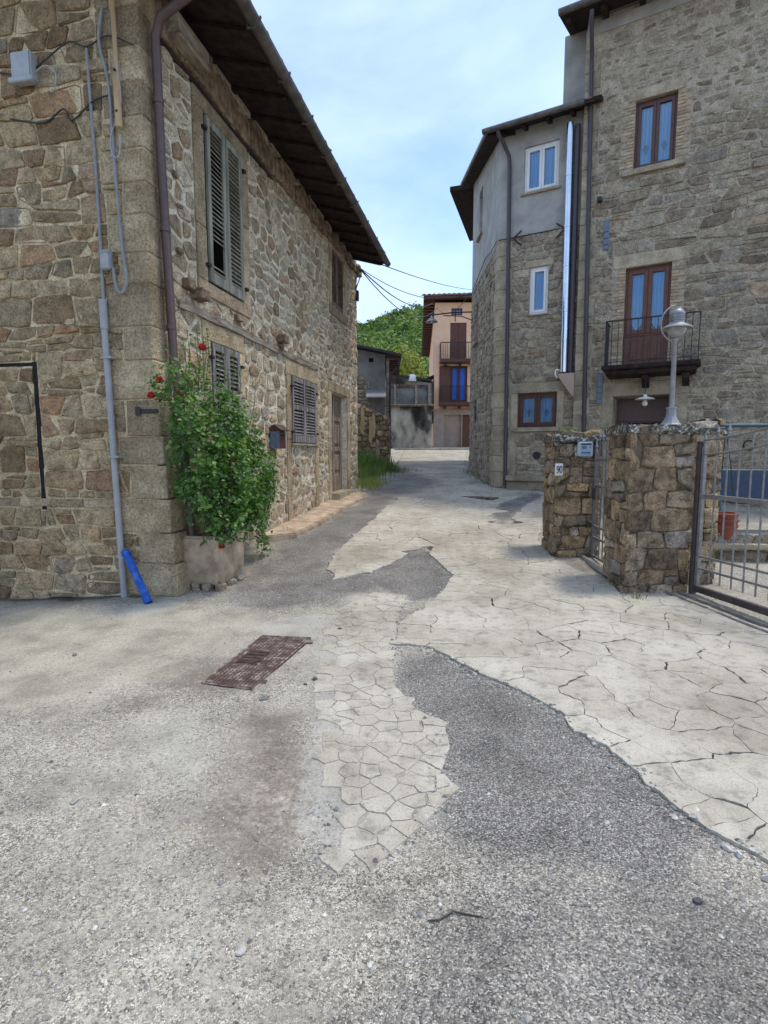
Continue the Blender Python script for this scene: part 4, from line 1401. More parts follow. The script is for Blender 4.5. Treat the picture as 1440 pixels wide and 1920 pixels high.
# things fixed to the gable wall of the left house
def gable_things():
    z0 = g(*LS.p(5.35, 0)[:2])
    c = thing('conduit_pipe', 'long grey plastic conduit running up the gable wall near the corner', 'pipe', LS.p(5.34, z0, .06))
    MB().tube([LS.p(5.38, -.06, .07), LS.p(5.345, 1.2, .065), LS.p(5.30, 2.95, .06)], .034, 12).build('lower_tube', 'pvc_grey', c, smooth=True)
    MB().tube([LS.p(5.302, 2.9, .06), LS.p(5.297, 3.2, .06)], .041, 12).build('sleeve', 'pvc_grey', c, smooth=True)
    MB().tube([LS.p(5.30, 3.15, .05), LS.p(5.29, 3.55, .035), LS.p(5.28, 4.6, .035), LS.p(5.25, 5.66, .04)], .017, 8).build('upper_tube', 'cable_grey', c, smooth=True)
    for v, u in ((.45, 5.365), (1.55, 5.338), (2.6, 5.31)):
        MB().box(LS, u - .045, u + .075, v - .012, v + .012, .015, .1).build('clamp', 'pvc_grey', c, bevel=.004)
    j = thing('junction_box', 'small grey junction box on the gable wall above the conduit', 'electrical box', LS.p(5.35, 3.55, .03))
    MB().box(LS, 5.30, 5.42, 3.50, 3.70, .015, .085).build('box', 'pvc_grey', j, bevel=.012, bseg=2)
    MB().box(LS, 5.30, 5.42, 3.66, 3.69, .085, .089).build('lid_seam', 'cable_grey', j)
    j = thing('meter_box', 'pale grey square box high up at the left edge of the gable wall', 'electrical box', LS.p(4.53, 5.4, .05))
    MB().box(LS, 4.42, 4.66, 5.40, 5.68, .015, .13).build('box', 'box_grey', j, bevel=.015, bseg=2)
    MB().box(LS, 4.40, 4.68, 5.375, 5.43, .10, .15).build('lower_lip', 'box_grey', j, bevel=.01)
    def cable(label, pts, r, mat='cable_grey', name='wall_cable'):
        # smooth path through the points
        P_ = [LS.p(*q) for q in pts]
        out = []
        for i in range(len(P_) - 1):
            p0 = P_[max(0, i - 1)]; p1 = P_[i]; p2 = P_[i + 1]; p3 = P_[min(len(P_) - 1, i + 2)]
            for k in range(6):
                t = k / 6
                out.append(.5 * ((2 * p1) + (p2 - p0) * t + (2 * p0 - 5 * p1 + 4 * p2 - p3) * t * t + (3 * p1 - p0 - 3 * p2 + p3) * t ** 3))
        out.append(P_[-1])
        tag(MB().tube(out, r, 6).build(name, mat, smooth=True), label, 'cable', 'cables on the gable wall')
    cable('thick grey cable hanging down and looping up under the small junction box', [(5.45, 6.0, .04), (5.40, 5.7, .045), (5.48, 5.3, .04), (5.50, 4.6, .04), (5.54, 3.75, .04), (5.585, 3.4, .05), (5.53, 3.26, .06), (5.46, 3.32, .05), (5.43, 3.52, .045)], .017)
    cable('dark cable running across the top of the gable wall to the square box', [(4.0, 5.62, .04), (4.5, 5.5, .05), (4.75, 5.6, .05), (5.05, 5.75, .04), (5.25, 5.68, .04), (5.5, 5.75, .04), (5.78, 5.62, .05)], .008, 'cable_black')
    cable('thin dark cable sagging over the stones below the square box', [(4.3, 5.1, .04), (4.7, 5.02, .04), (4.95, 5.12, .05), (5.05, 5.0, .05), (5.3, 5.16, .045), (5.5, 5.2, .04)], .009, 'cable_black')
    cable('pale thin wire looping at the foot of the wooden pole', [(5.60, 5.5, .09), (5.63, 5.1, .07), (5.49, 4.8, .06), (5.50, 4.62, .06), (5.58, 4.6, .07), (5.605, 4.8, .07)], .006, 'box_grey')
    cable('short pale wire curling beside the square box', [(4.66, 5.5, .06), (4.78, 5.55, .06), (4.9, 5.45, .07), (4.86, 5.3, .06), (4.78, 5.32, .05)], .007, 'box_grey')
    p = thing('wooden_pole', 'yellowish wooden pole with drilled holes hung against the top of the gable wall', 'pole', LS.p(5.6, 4.86, .07))
    MB().tube([LS.p(5.60, 4.86, .075), LS.p(5.595, 5.3, .07), LS.p(5.60, 5.35, .07), LS.p(5.57, 7.2, .07)], [.034, .036, .024, .022], 10).build('shaft', 'wood_pole', p, smooth=True)
    for v in (5.0, 5.38):
        MB().lathe(LS.p(5.602, v, .1), [(.012, 0), (.012, .012), (0, .012)], 8, axis=-LS.n * -1).build('hole', 'dark_room', p)
    b = MB()
    b.box(LS, 5.60, 5.86, 2.015, 2.06, .0, .03).box(LS, 5.60, 5.66, 1.99, 2.085, .03, .04)
    tag(b.build('iron_bracket', 'iron', bevel=.006), 'short rusty iron bracket sticking out at the corner beside the roses', 'bracket')
    z = g(-2.52, 5.66)
    t = thing('blue_pipe', 'bright blue plastic tube leaning against the corner of the stone house', 'pipe', (-2.5, 5.68, z))
    MB().tube([(-2.50, 5.70, z + .005), LS.p(5.44, .52, .10)], .043, 16).build('tube', 'blue_plastic', t, smooth=True)
    q = LS.p(5.44, .52, .10); a = V((-2.50, 5.70, z + .005))
    MB().tube([a + (q - a) * .93, a + (q - a) * 1.0], .047, 16).build('socket', 'blue_plastic', t, smooth=True)
gable_things()

def mailbox():
    c = LF.p(3.2, 1.69, .12)
    m = thing('mailbox', 'dark brown metal mailbox with a pitched lid on the front wall beside the roses', 'mailbox', c)
    MB().box(LF, 3.06, 3.34, 1.66, 1.94, .03, .19).build('body', 'copper_red', m, bevel=.006)
    MB().box(LF, 3.045, 3.058, 1.66, 1.94, .035, .185).build('side_panel', 'plate_blue_grey', m)
    MB().prism_u(LF, [(.0, 1.945), (.25, 1.945), (.25, 1.96), (.12, 2.05), (.0, 1.98)], 3.02, 3.38).build('lid', 'copper_red', m, bevel=.005)
    MB().box(LF, 3.12, 3.28, 1.87, 1.885, .19, .194).build('slot', 'dark_room', m)
mailbox()

# ------------------------------------------------------------------ right: corner house and tall house behind the gate
aR = math.radians(60)
C0 = (2.945, 14.782)
CF = Fr(C0, (math.sin(aR), -math.cos(aR)))
aC = math.radians(.8)
LC = 4.7
CL = Fr((C0[0] + math.sin(aC) * LC, C0[1] + math.cos(aC) * LC), (-math.sin(aC), -math.cos(aC)))   # u = LC at the front corner
EU = 2.06
Ep = CF.p(EU, 0, .2)
TF = Fr((Ep.x, Ep.y), (math.sin(aR), -math.cos(aR)))

def motif(parent, fr, u, v, d, s=1.0):
    """little embroidered sprig on a curtain"""
    for pts in (((0, -.09), (-.05, -.03), (-.07, .03)), ((0, -.09), (.05, -.03), (.07, .03)), ((-.03, -.02), (-.02, .04), (-.04, .1)), ((.03, -.02), (.02, .04), (.04, .1)), ((0, -.05), (0, .02), (.01, .09)), ((-.03, -.1), (0, -.13), (.03, -.1))):
        MB().tube([fr.p(u + a * s, v + b * s, d) for a, b in pts], .006, 5).build('embroidery', 'plate_blue_grey', parent)

def corner_house():
    rng = random.Random(51)
    h = thing('corner_house', 'narrow three-storey corner house, rubble below and grey render above, with shiny flue', 'house', (C0[0], C0[1], .65))
    W1 = (.62, 1.46, 8.0, 9.08)
    W2 = (.83, 1.29, 5.05, 6.2)
    W3 = (.6, 1.6, 2.24, 3.11)
    FW = 2.4
    PL = 7.0          # render above this height
    def top(u): return 9.95
    wf = wall(CF, 0, FW, .2, PL, [W2, W3], .2).build('wall', 'mortar_right', h, recalc=False)
    wall(CF, 0, FW, PL, 9.56, [W1], .2).build('rendered_wall', 'plaster_grey', h, recalc=False)
    # left side wall, its top rising to the back; render above the slanting line
    A1 = (1.35, 2.0, 8.25, 9.62); A2 = (1.0, 1.62, 5.12, 6.3); A3_ = (1.0, 1.5, 2.56, 3.3)
    rise = 1.0 / LC
    plt = (rise, 1, 9.52 + rise * LC)                      # roof line
    # render / stone boundary from (LC, 7.0) to (0, 5.6)
    sl = 0.0
    wl_ = wall(CL, 0, LC, .2, 12, [A2, A3_], .22, planes=[plt, (0, 1, 7.0)]).build('wall', 'mortar_right', h, recalc=False)
    wall(CL, 0, LC, .2, 12, [A1], .22, planes=[plt, (0, -1, -7.0)]).build('rendered_wall', 'plaster_grey', h, recalc=False)
    p0 = CL.p(0, 0); p1 = CF.p(FW, 0); p2 = CF.p(FW, 0, -5); p3 = CL.p(0, 0) 
    hull(h, [(C0[0], C0[1]), (p1.x, p1.y), (p2.x, p2.y), (p0.x, p0.y)], .2, 9.5, 'plaster_grey', 'rear_wall', skip=(0, 3))
    hol, holL = [], []
    # quoins on the corner
    v = .3
    k = 0
    while v < PL - .05:
        hh = min(rng.uniform(.32, .5), PL - v)
        lu = rng.uniform(.3, .38) if k % 2 else rng.uniform(.26, .3)
        ld = rng.uniform(.25, .35) if k % 2 else rng.uniform(.4, .5)
        m = MB()
        m.prism_u(CF, [(0, 0), (0, 0)], 0, 0) if False else None
        a = [(-.0, 0)]
        # block following both walls (the corner is not square)
        cu, cl = CF.p(lu, 0), CL.p(LC - ld, 0)
        pts = [CF.p(lu, 0, .018), CF.p(0, 0) + (CF.n + CL.n).normalized() * .022, CL.p(LC - ld, 0, .018), CL.p(LC - ld, 0, -.1), CF.p(.15, 0, -.25), CF.p(lu, 0, -.1)]
        n = len(pts)
        vs_ = [(q.x, q.y, v + .004) for q in pts] + [(q.x, q.y, v + hh - .004) for q in pts]
        m.add(vs_, [tuple(range(n - 1, -1, -1)), tuple(range(n, 2 * n))] + [(i, (i + 1) % n, n + (i + 1) % n, n + i) for i in range(n)], (rng.random(), rng.random(), .5))
        m.build('quoin', 'dressed_grey', h, bevel=.014)
        hol.append((0, lu + .01, v, v + hh)); holL.append((LC - ld - .01, LC, v, v + hh))
        v += hh
        k += 1
    # ground floor window with a dressed surround, a blocked doorway below it
    for (a, b, c, d, nm) in ((.42, .598, 2.12, 3.3, 'jamb_stone'), (1.602, 1.78, 2.12, 3.12, 'jamb_stone'), (.36, 2.0, 3.115, 3.36, 'lintel'), (.36, .58, .95, 2.11, 'jamb_stone'), (.5, 1.7, 2.13, 2.236, 'sill')):
        if nm == 'jamb_stone' and c == 2.12 and a == .42: d = 3.11
        block(h, CF, a, b, c, d, -.18, .02 if nm != 'sill' else .08, nm, 'dressed_grey', rng, .008, .003)
        hol.append((a, b, c, d))
    hol += [W2, W3]
    holL += [A2, A3_]
    block(h, CF, .72, 1.42, 6.2, 6.36, -.15, .016, 'lintel', 'dressed_grey', rng, .008)
    hol.append((.72, 1.42, 6.2, 6.36))
    MB().box(CF, .8, 1.32, 5.01, 5.045, -.15, .05).build('sill', 'dressed_grey', h, bevel=.006)
    MB().box(CF, .56, 1.52, 7.94, 7.995, -.15, .06).build('sill', 'dressed_grey', h, bevel=.008)
    MB().box(CF, .5, 1.56, 7.99, 9.2, -.01, .012).build('window_band', 'plaster_grey', h) if False else None
    MB().box(CL, A1[0] - .06, A1[1] + .06, A1[2] - .07, A1[2] - .004, -.2, .09).build('sill', 'dressed_grey', h, bevel=.008)
    MB().box(CL, A2[0] - .08, A2[1] + .08, A2[2] - .1, A2[2] - .004, -.2, .12).build('sill', 'dressed_grey', h, bevel=.01)
    window(h, CF, *W1, -.06, 'pvc_white', sash=.06)
    window(h, CF, *W2, -.05, 'pvc_white', leaves=1, sash=.06)
    o, pn = window(h, CF, *W3, -.07, 'frame_brown', sash=.075, fw=.05)
    for a, b in pn:
        motif(o, CF, (a + b) / 2, 2.24 + .38, -.118, .8)
    window(h, CL, *A1, -.14, 'pvc_white', leaves=1)
    window(h, CL, *A2, -.18, 'frame_brown', leaves=1, curtain=False)
    # barred slit window
    b_ = MB().box(CL, A3_[0], A3_[1], A3_[2], A3_[3], -.2, -.16).build('window', 'dark_room', h)
    for uu in np.linspace(A3_[0] + .1, A3_[1] - .1, 4):
        MB().tube([CL.p(uu, A3_[2], -.03), CL.p(uu, A3_[3], -.03)], .012, 6).build('bar', 'iron', b_)
    for vv in (2.75, 3.1):
        MB().box(CL, A3_[0] - .03, A3_[1] + .03, vv - .015, vv + .015, -.02, .005).build('cross_bar', 'iron', b_)
    lay_stones([
        dict(polys=coursed(0, FW, .3, PL - .03, (.13, .27), (.22, .55), hol, 61, wob=.03), fr=CF, gap=.013, h=(.008, .03), mat='stone_right', parent=wf, seed=62),
        dict(polys=rubble(0, LC, .3, 7.2, (.13, .26), (.18, .46), holL, 63, asp=1.4, planes=[(0, 1, 6.97)]), fr=CL, gap=.013, h=(.01, .03), mat='stone_right', parent=wl_, seed=64)], 260)
    # roof: low eaves on the front, rising to the back
    zf = 9.44
    def rz(d): return zf + (.42 - d) * .30
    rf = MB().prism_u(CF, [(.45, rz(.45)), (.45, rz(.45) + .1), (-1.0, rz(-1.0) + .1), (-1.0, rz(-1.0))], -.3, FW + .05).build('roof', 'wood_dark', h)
    # side eaves strip along the left wall
    m = MB()
    a0, a1, b0, b1 = CL.p(LC + .25, 0, .38), CL.p(LC + .1, 0, -1.3), CL.p(-.05, 0, .38), CL.p(-.05, 0, -1.3)
    z0, z1 = 9.40, 10.48
    m.add([(a0.x, a0.y, z0), (a1.x, a1.y, z0 + .1), (b1.x, b1.y, z1 + .15), (b0.x, b0.y, z1), (a0.x, a0.y, z0 + .1), (a1.x, a1.y, z0 + .2), (b1.x, b1.y, z1 + .25), (b0.x, b0.y, z1 + .1)],
          [(0, 1, 2, 3), (7, 6, 5, 4), (0, 4, 5, 1), (1, 5, 6, 2), (2, 6, 7, 3), (3, 7, 4, 0)])
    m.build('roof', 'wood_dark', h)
    m = MB().tube([(a0.x - .03, a0.y - .05, z0 + .07), (b0.x - .03, b0.y, z1 + .07)], .045, 8)
    m.build('verge_flashing', 'lamp_grey', rf, smooth=True)
    # eaves of the wing behind, swinging to the right round the bend
    m = MB()
    q = [(2.24, 19.75), (3.6, 24.2), (6.2, 23.5), (5.0, 19.4)]
    m.add([(x, y, 10.42 + (.25 if i > 1 else 0)) for i, (x, y) in enumerate(q)] + [(x, y, 10.57 + (.25 if i > 1 else 0)) for i, (x, y) in enumerate(q)],
          [(0, 1, 2, 3), (7, 6, 5, 4), (0, 4, 5, 1), (1, 5, 6, 2), (2, 6, 7, 3), (3, 7, 4, 0)])
    m.build('roof', 'wood_dark', h)
    hull(h, [(3.05, 19.6), (4.2, 24), (8, 24), (8, 19.6)], .4, 10.42, 'plaster_grey', 'rear_wing', skip=())
    for i in range(12):
        u = -.22 + i * .22
        n = 5
        m = MB()
        vs_ = []
        for dk, rr in ((.47, .07), (.08, .06)):
            zz = rz(dk) + .07
            vs_ += [CF.p(u + rr * math.cos(PI * k / n), zz + rr * .8 * math.sin(PI * k / n), dk) for k in range(n + 1)]
        m.add(vs_, [(k, k + 1, n + 2 + k, n + 1 + k) for k in range(n)] + [tuple(range(n, -1, -1))], (rng.random(), rng.random(), .5))
        m.build('roof_tile', 'roof_tile', rf, recalc=False)
    for u in (.05, .62, 1.2, 1.75):
        MB().prism_u(CF, [(.38, rz(.38) - .003), (-.05, rz(-.05) - .003), (-.05, rz(-.05) - .11), (.3, rz(.3) - .1), (.38, rz(.38) - .05)], u, u + .08).build('rafter', 'wood_dark', rf, bevel=.005)
    m = MB().tube([CF.p(-.3, rz(.45) + .03, .5), CF.p(FW - .3, rz(.45) + .03, .5)], .065, 10)
    gt = m.build('gutter', 'gutter', h, smooth=True)
    # brown downpipe at the corner
    MB().tube([CF.p(.08, 9.5, .48), CF.p(.09, 9.35, .46), CF.p(.17, 9.15, .22), CF.p(.25, 8.95, .09), CF.p(.27, 8.7, .075), CF.p(.34, .9, .075), CF.p(.34, .72, .11)], .048, 10).build('downpipe', 'pipe_dark', h, smooth=True)
    # shiny flue and the brown pipe beside it
    fl = MB().tube([CF.p(1.78, 3.55, .17), CF.p(1.74, 9.25, .17)], .085, 20).build('flue', 'steel', h, smooth=True)
    for v in (4.3, 5.0, 6.05, 6.95, 8.1):
        MB().lathe(CF.p(1.775 - (v - 3.55) * .0066, v, .17), [(.085, -.025), (.092, -.02), (.092, .02), (.085, .025)], 20).build('flue_collar', 'steel', fl, smooth=True)
    MB().tube([CF.p(1.92, 3.45, .13), CF.p(1.90, 9.2, .13)], .065, 12).build('brown_pipe', 'pipe_dark', h, smooth=True)
    MB().prism(CF, [(1.66, 3.5), (2.06, 3.5), (2.06, 2.92), (2.0, 2.98), (1.7, 3.4)], .0, .34).build('flue_bracket', 'plaster_base', h, bevel=.012)
    MB().tube([CF.p(1.64, 3.42, .2), CF.p(1.58, 3.5, .2), CF.p(1.60, 3.62, .2), CF.p(1.68, 3.6, .2)], .025, 8).build('white_elbow', 'pvc_white', h, smooth=True)
    # iron wall anchors and tie rod
    for u, sg in ((.4, 1), (1.66, -1)):
        a = MB().tube([CF.p(u, 6.97, .05), CF.p(u + .2 * sg, 7.13, .03)], .018, 6).tube([CF.p(u, 6.97, .05), CF.p(u + .2 * sg, 6.78, .03)], .018, 6)
        a.build('wall_anchor', 'iron', h, smooth=True)
    MB().tube([CF.p(0.0, 7.0, .03), CF.p(1.75, 6.99, .03)], .012, 6).build('tie_rod', 'iron', h)
    # round vent, old bench step
    MB().lathe(CF.p(1.14, 1.52, 0), [(0, .035), (.09, .035), (.1, .03), (.1, 0)], 18, axis=CF.n).build('vent_cover', 'iron', h)
    MB().box(CF, .40, 1.75, .86, 1.0, -.05, .26).build('stone_step', 'dressed_grey', h, bevel=.02, bseg=2)
    MB().box(CF, .40, 1.75, .5, .855, -.05, .16).build('stone_step', 'dressed_grey', h, bevel=.02, bseg=2)
    # small blue-grey plates and a lamp arm bracket are on the tall house
corner_house()

def tall_house():
    rng = random.Random(71)
    h = thing('tall_house', 'tall rubble stone house with brown windows, balcony and dark entrance behind the gate', 'house', (Ep.x, Ep.y, .4))
    W1 = (1.08, 1.91, 7.86, 9.3)
    W2 = (1.03, 1.97, 3.55, 5.77)
    EN = (.88, 2.06, .3, 2.9)
    FW = 5.6
    wf = wall(TF, 0, FW, 0, 11.3, [W1, W2, EN], .3).build('wall', 'mortar_right', h, recalc=False)
    p0, p1, p2, p3 = TF.p(0, 0), TF.p(FW, 0), TF.p(FW, 0, -6), TF.p(0, 0, -6)
    hull(h, [(p0.x, p0.y), (p1.x, p1.y), (p2.x, p2.y), (p3.x, p3.y)], 0, 11.35, 'plaster_grey', 'rear_wall', skip=(0,))
    # rendered flank that shows above the corner house
    m = MB().box(TF, -.62, -.002, 8.5, 11.5, -2.4, -.5)
    m.build('rendered_flank', 'plaster_grey', h)
    hol = [W1, W2, EN]
    v = .2
    k = 0
    while v < 10.9:
        hh = rng.uniform(.3, .48)
        lu = rng.uniform(.2, .24) if k % 2 else rng.uniform(.28, .36)
        block(h, TF, -.015, lu, v + .004, v + hh - .004, -.3, .018, 'quoin', 'dressed_grey', rng, .012, .005)
        hol.append((0, lu + .008, v, v + hh))
        v += hh
        k += 1
    def lin(a, b, c, d, nm='lintel', out=.018):
        block(h, TF, a, b, c, d, -.28, out, nm, 'dressed_grey', rng, .01, .003)
        hol.append((a, b, c, d))
    lin(.95, 2.05, 9.303, 9.52)
    lin(.76, 2.3, 5.773, 6.05)
    lin(.62, 2.42, 2.903, 3.22)
    lin(.62, .878, .3, 2.9, 'jamb_stone')
    lin(2.062, 2.42, .3, 2.9, 'jamb_stone')
    lin(.86, 2.13, 7.74, 7.856, 'sill', .1)
    # brick jambs, one brick at a time
    src = None
    for (a, b, c, d) in (W1, W2):
        for side, uu in ((-1, a), (1, b)):
            v = c + (.0 if side else 0)
            i = 0
            while v < d - .06:
                w = .26 if i % 2 else .14
                u0, u1 = (uu - w, uu - .003) if side < 0 else (uu + .003, uu + w)
                MB().box(TF, u0, u1, v + .006, v + .062, -.2, .012 + rng.uniform(0, .008), (rng.random(), rng.random(), .5), jit=.003, rng=rng).build('brick', 'brick', h)
                i += 1
                v += .07
            hol.append((uu - .27, uu, c, d) if side < 0 else (uu, uu + .27, c, d))
    o, pn = window(h, TF, *W1, -.1, 'frame_brown', sash=.07, fw=.05)
    for a, b in pn:
        motif(o, TF, (a + b) / 2, 8.32, -.15, .85)
    # balcony door: glazed above, panelled below
    o, pn = window(h, TF, W2[0], W2[1], 4.25, W2[3], -.1, 'wood_brown', sash=.09, fw=.05, name='balcony_door', hem=4.38)
    m = MB().box(TF, W2[0], W2[1], 3.55, 4.248, -.16, -.1)
    for a, b in ((W2[0] + .14, 1.44), (1.56, W2[1] - .14)):
        m.box(TF, a, b, 3.72, 4.15, -.1, -.085)
    m.build('door_panel', 'wood_brown', o, bevel=.01)
    # entrance below the balcony
    e = MB().box(TF, EN[0], EN[1], .3, 2.9, -.62, -.55).build('entrance_door', 'frame_brown', h)
    MB().box(TF, EN[0] + .3, EN[1], .3, 2.3, -.549, -.53).build('dark_glazing', 'dark_room', e)
    MB().box(TF, EN[0], EN[1], 2.34, 2.42, -.549, -.5).build('transom', 'frame_brown', e)
    for (a, b) in ((EN[0] - .01, EN[0] + .03), (EN[1] - .03, EN[1] + .01)):
        MB().box(TF, a, b, .3, 2.9, -.6, -.3).build('door_reveal', 'dressed_grey', e)
    MB().box(TF, EN[0], EN[1], 2.88, 2.91, -.6, -.3).build('door_reveal', 'dressed_grey', e)
    lay_stones([dict(polys=coursed(0, FW, .2, 8.6, (.1, .3), (.22, .68), hol, 81, wob=.045, slant=.07, split=.34), fr=TF, gap=.016, h=(.004, .026), mat='stone_right', parent=wf, seed=82),
                dict(polys=coursed(0, FW, 8.6, 10.95, (.1, .22), (.2, .5), hol, 83, wob=.03, slant=.05, split=.25), fr=TF, gap=.024, h=(-.004, .008), mat='stone_right', parent=wf, seed=84)], 300)
    # balcony
    bal = MB().box(TF, .68, 2.64, 3.44, 3.54, 0, .62).build('balcony', 'wood_dark', h, bevel=.02, bseg=2)
    MB().prism_u(TF, [(0, 3.437), (.55, 3.437), (.5, 3.33), (.1, 3.3), (0, 3.3)], .76, 2.56).build('balcony_moulding', 'wood_dark', bal, bevel=.02)
    for u in (1.5, 2.3):
        MB().prism_u(TF, [(0, 3.3), (.45, 3.3), (.4, 3.2), (.1, 3.08), (0, 3.05)], u, u + .14).build('corbel', 'wood_dark', bal, bevel=.012)
    rail = MB()
    r0, r1, rd = .74, 2.58, .56
    MB().box(TF, r0, r1, 4.50, 4.525, rd - .02, rd + .02).build('handrail', 'iron', bal)
    for uu in (r0, r1):
        MB().box(TF, uu - .015, uu + .015, 4.5, 4.525, 0, rd - .021).build('handrail', 'iron', bal)
        MB().box(TF, uu - .012, uu + .012, 3.60, 3.615, 0, rd - .013).build('lower_rail', 'iron', bal)
    MB().box(TF, r0, r1, 3.60, 3.615, rd - .012, rd + .012).build('lower_rail', 'iron', bal)
    b0 = MB().tube([TF.p(r0, 3.54, rd), TF.p(r0, 4.5, rd)], .009, 6).build('baluster', 'iron', bal)
    for i in range(1, 15):
        inst(b0, bal, WO[b0.name] + TF.u * (r1 - r0) * i / 14)
    for i in range(1, 6):
        for uu in (0, r1 - r0):
            inst(b0, bal, WO[b0.name] + TF.u * uu - TF.n * rd * i / 6)
    # roof overhang
    def rz(d): return 11.22 + (.55 - d) * .25
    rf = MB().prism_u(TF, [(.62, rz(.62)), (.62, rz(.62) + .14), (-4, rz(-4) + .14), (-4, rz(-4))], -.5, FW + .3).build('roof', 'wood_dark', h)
    for i in range(9):
        u = -.4 + i * .74
        MB().prism_u(TF, [(.5, rz(.5) - .003), (-.05, rz(-.05) - .003), (-.05, rz(-.05) - .15), (.42, rz(.42) - .13), (.5, rz(.5) - .06)], u, u + .11).build('rafter', 'wood_dark', rf, bevel=.006)
    MB().box(TF, 0, FW, 10.95, 11.2, -.1, .03).build('eaves_band', 'plaster_grey', h)
    MB().tube([TF.p(-.5, rz(.62) + .04, .68), TF.p(FW, rz(.62) + .04, .68)], .07, 10).build('gutter', 'gutter', h, smooth=True)
    # downpipe
    dp = MB().tube([TF.p(.2, 11.05, .66), TF.p(.19, 10.85, .62), TF.p(.14, 10.55, .2), TF.p(.12, 10.3, .09), TF.p(.14, 9.5, .085), TF.p(.28, 1.0, .085)], .05, 10).build('downpipe', 'pipe_dark', h, smooth=True)
    for v in (9.4, 6.95, 4.5, 2.4):
        MB().lathe(TF.p(.14 + (9.5 - v) * .0165, v, .085), [(.05, -.02), (.058, -.02), (.058, .02), (.05, .02)], 12).build('pipe_collar', 'pipe_dark', dp)
    MB().box(TF, .36, .46, 7.32, 7.42, .0, .12).build('pipe_bracket', 'iron', h, bevel=.01)
    for v0, v1 in ((6.25, 6.9), (2.75, 3.45)):
        pl = MB().box(TF, .52, .64, v0, v1, .02, .045).build('wall_plate', 'plate_blue_grey', h, bevel=.006)
        for k in range(3):
            MB().box(TF, .53, .63, v0 + .1 + k * .14, v0 + .112 + k * .14, .0455, .05).build('slot', 'dark_room', pl)
tall_house()

def pendant():
    c = TF.p(1.6, 2.78, .42)
    t = thing('pendant_lamp', 'white enamel disc lamp hanging under the balcony over the entrance', 'lamp', c)
    MB().tube([c + V((0, 0, .08)), TF.p(1.58, 3.32, .40)], .008, 6).build('cord', 'cable_black', t)
    MB().lathe(c, [(.0, .10), (.03, .10), (.045, .05), (.2, .0), (.205, -.012), (.195, -.008), (.045, .03)], 24).build('shade', 'enamel_white', t, smooth=True)
    MB().lathe(c + V((0, 0, -.11)), [(0, -.05), (.035, -.045), (.055, -.02), (.06, .01), (.05, .04), (.025, .09), (.025, .14)], 16).build('bulb', 'frosted', t, smooth=True)
pendant()

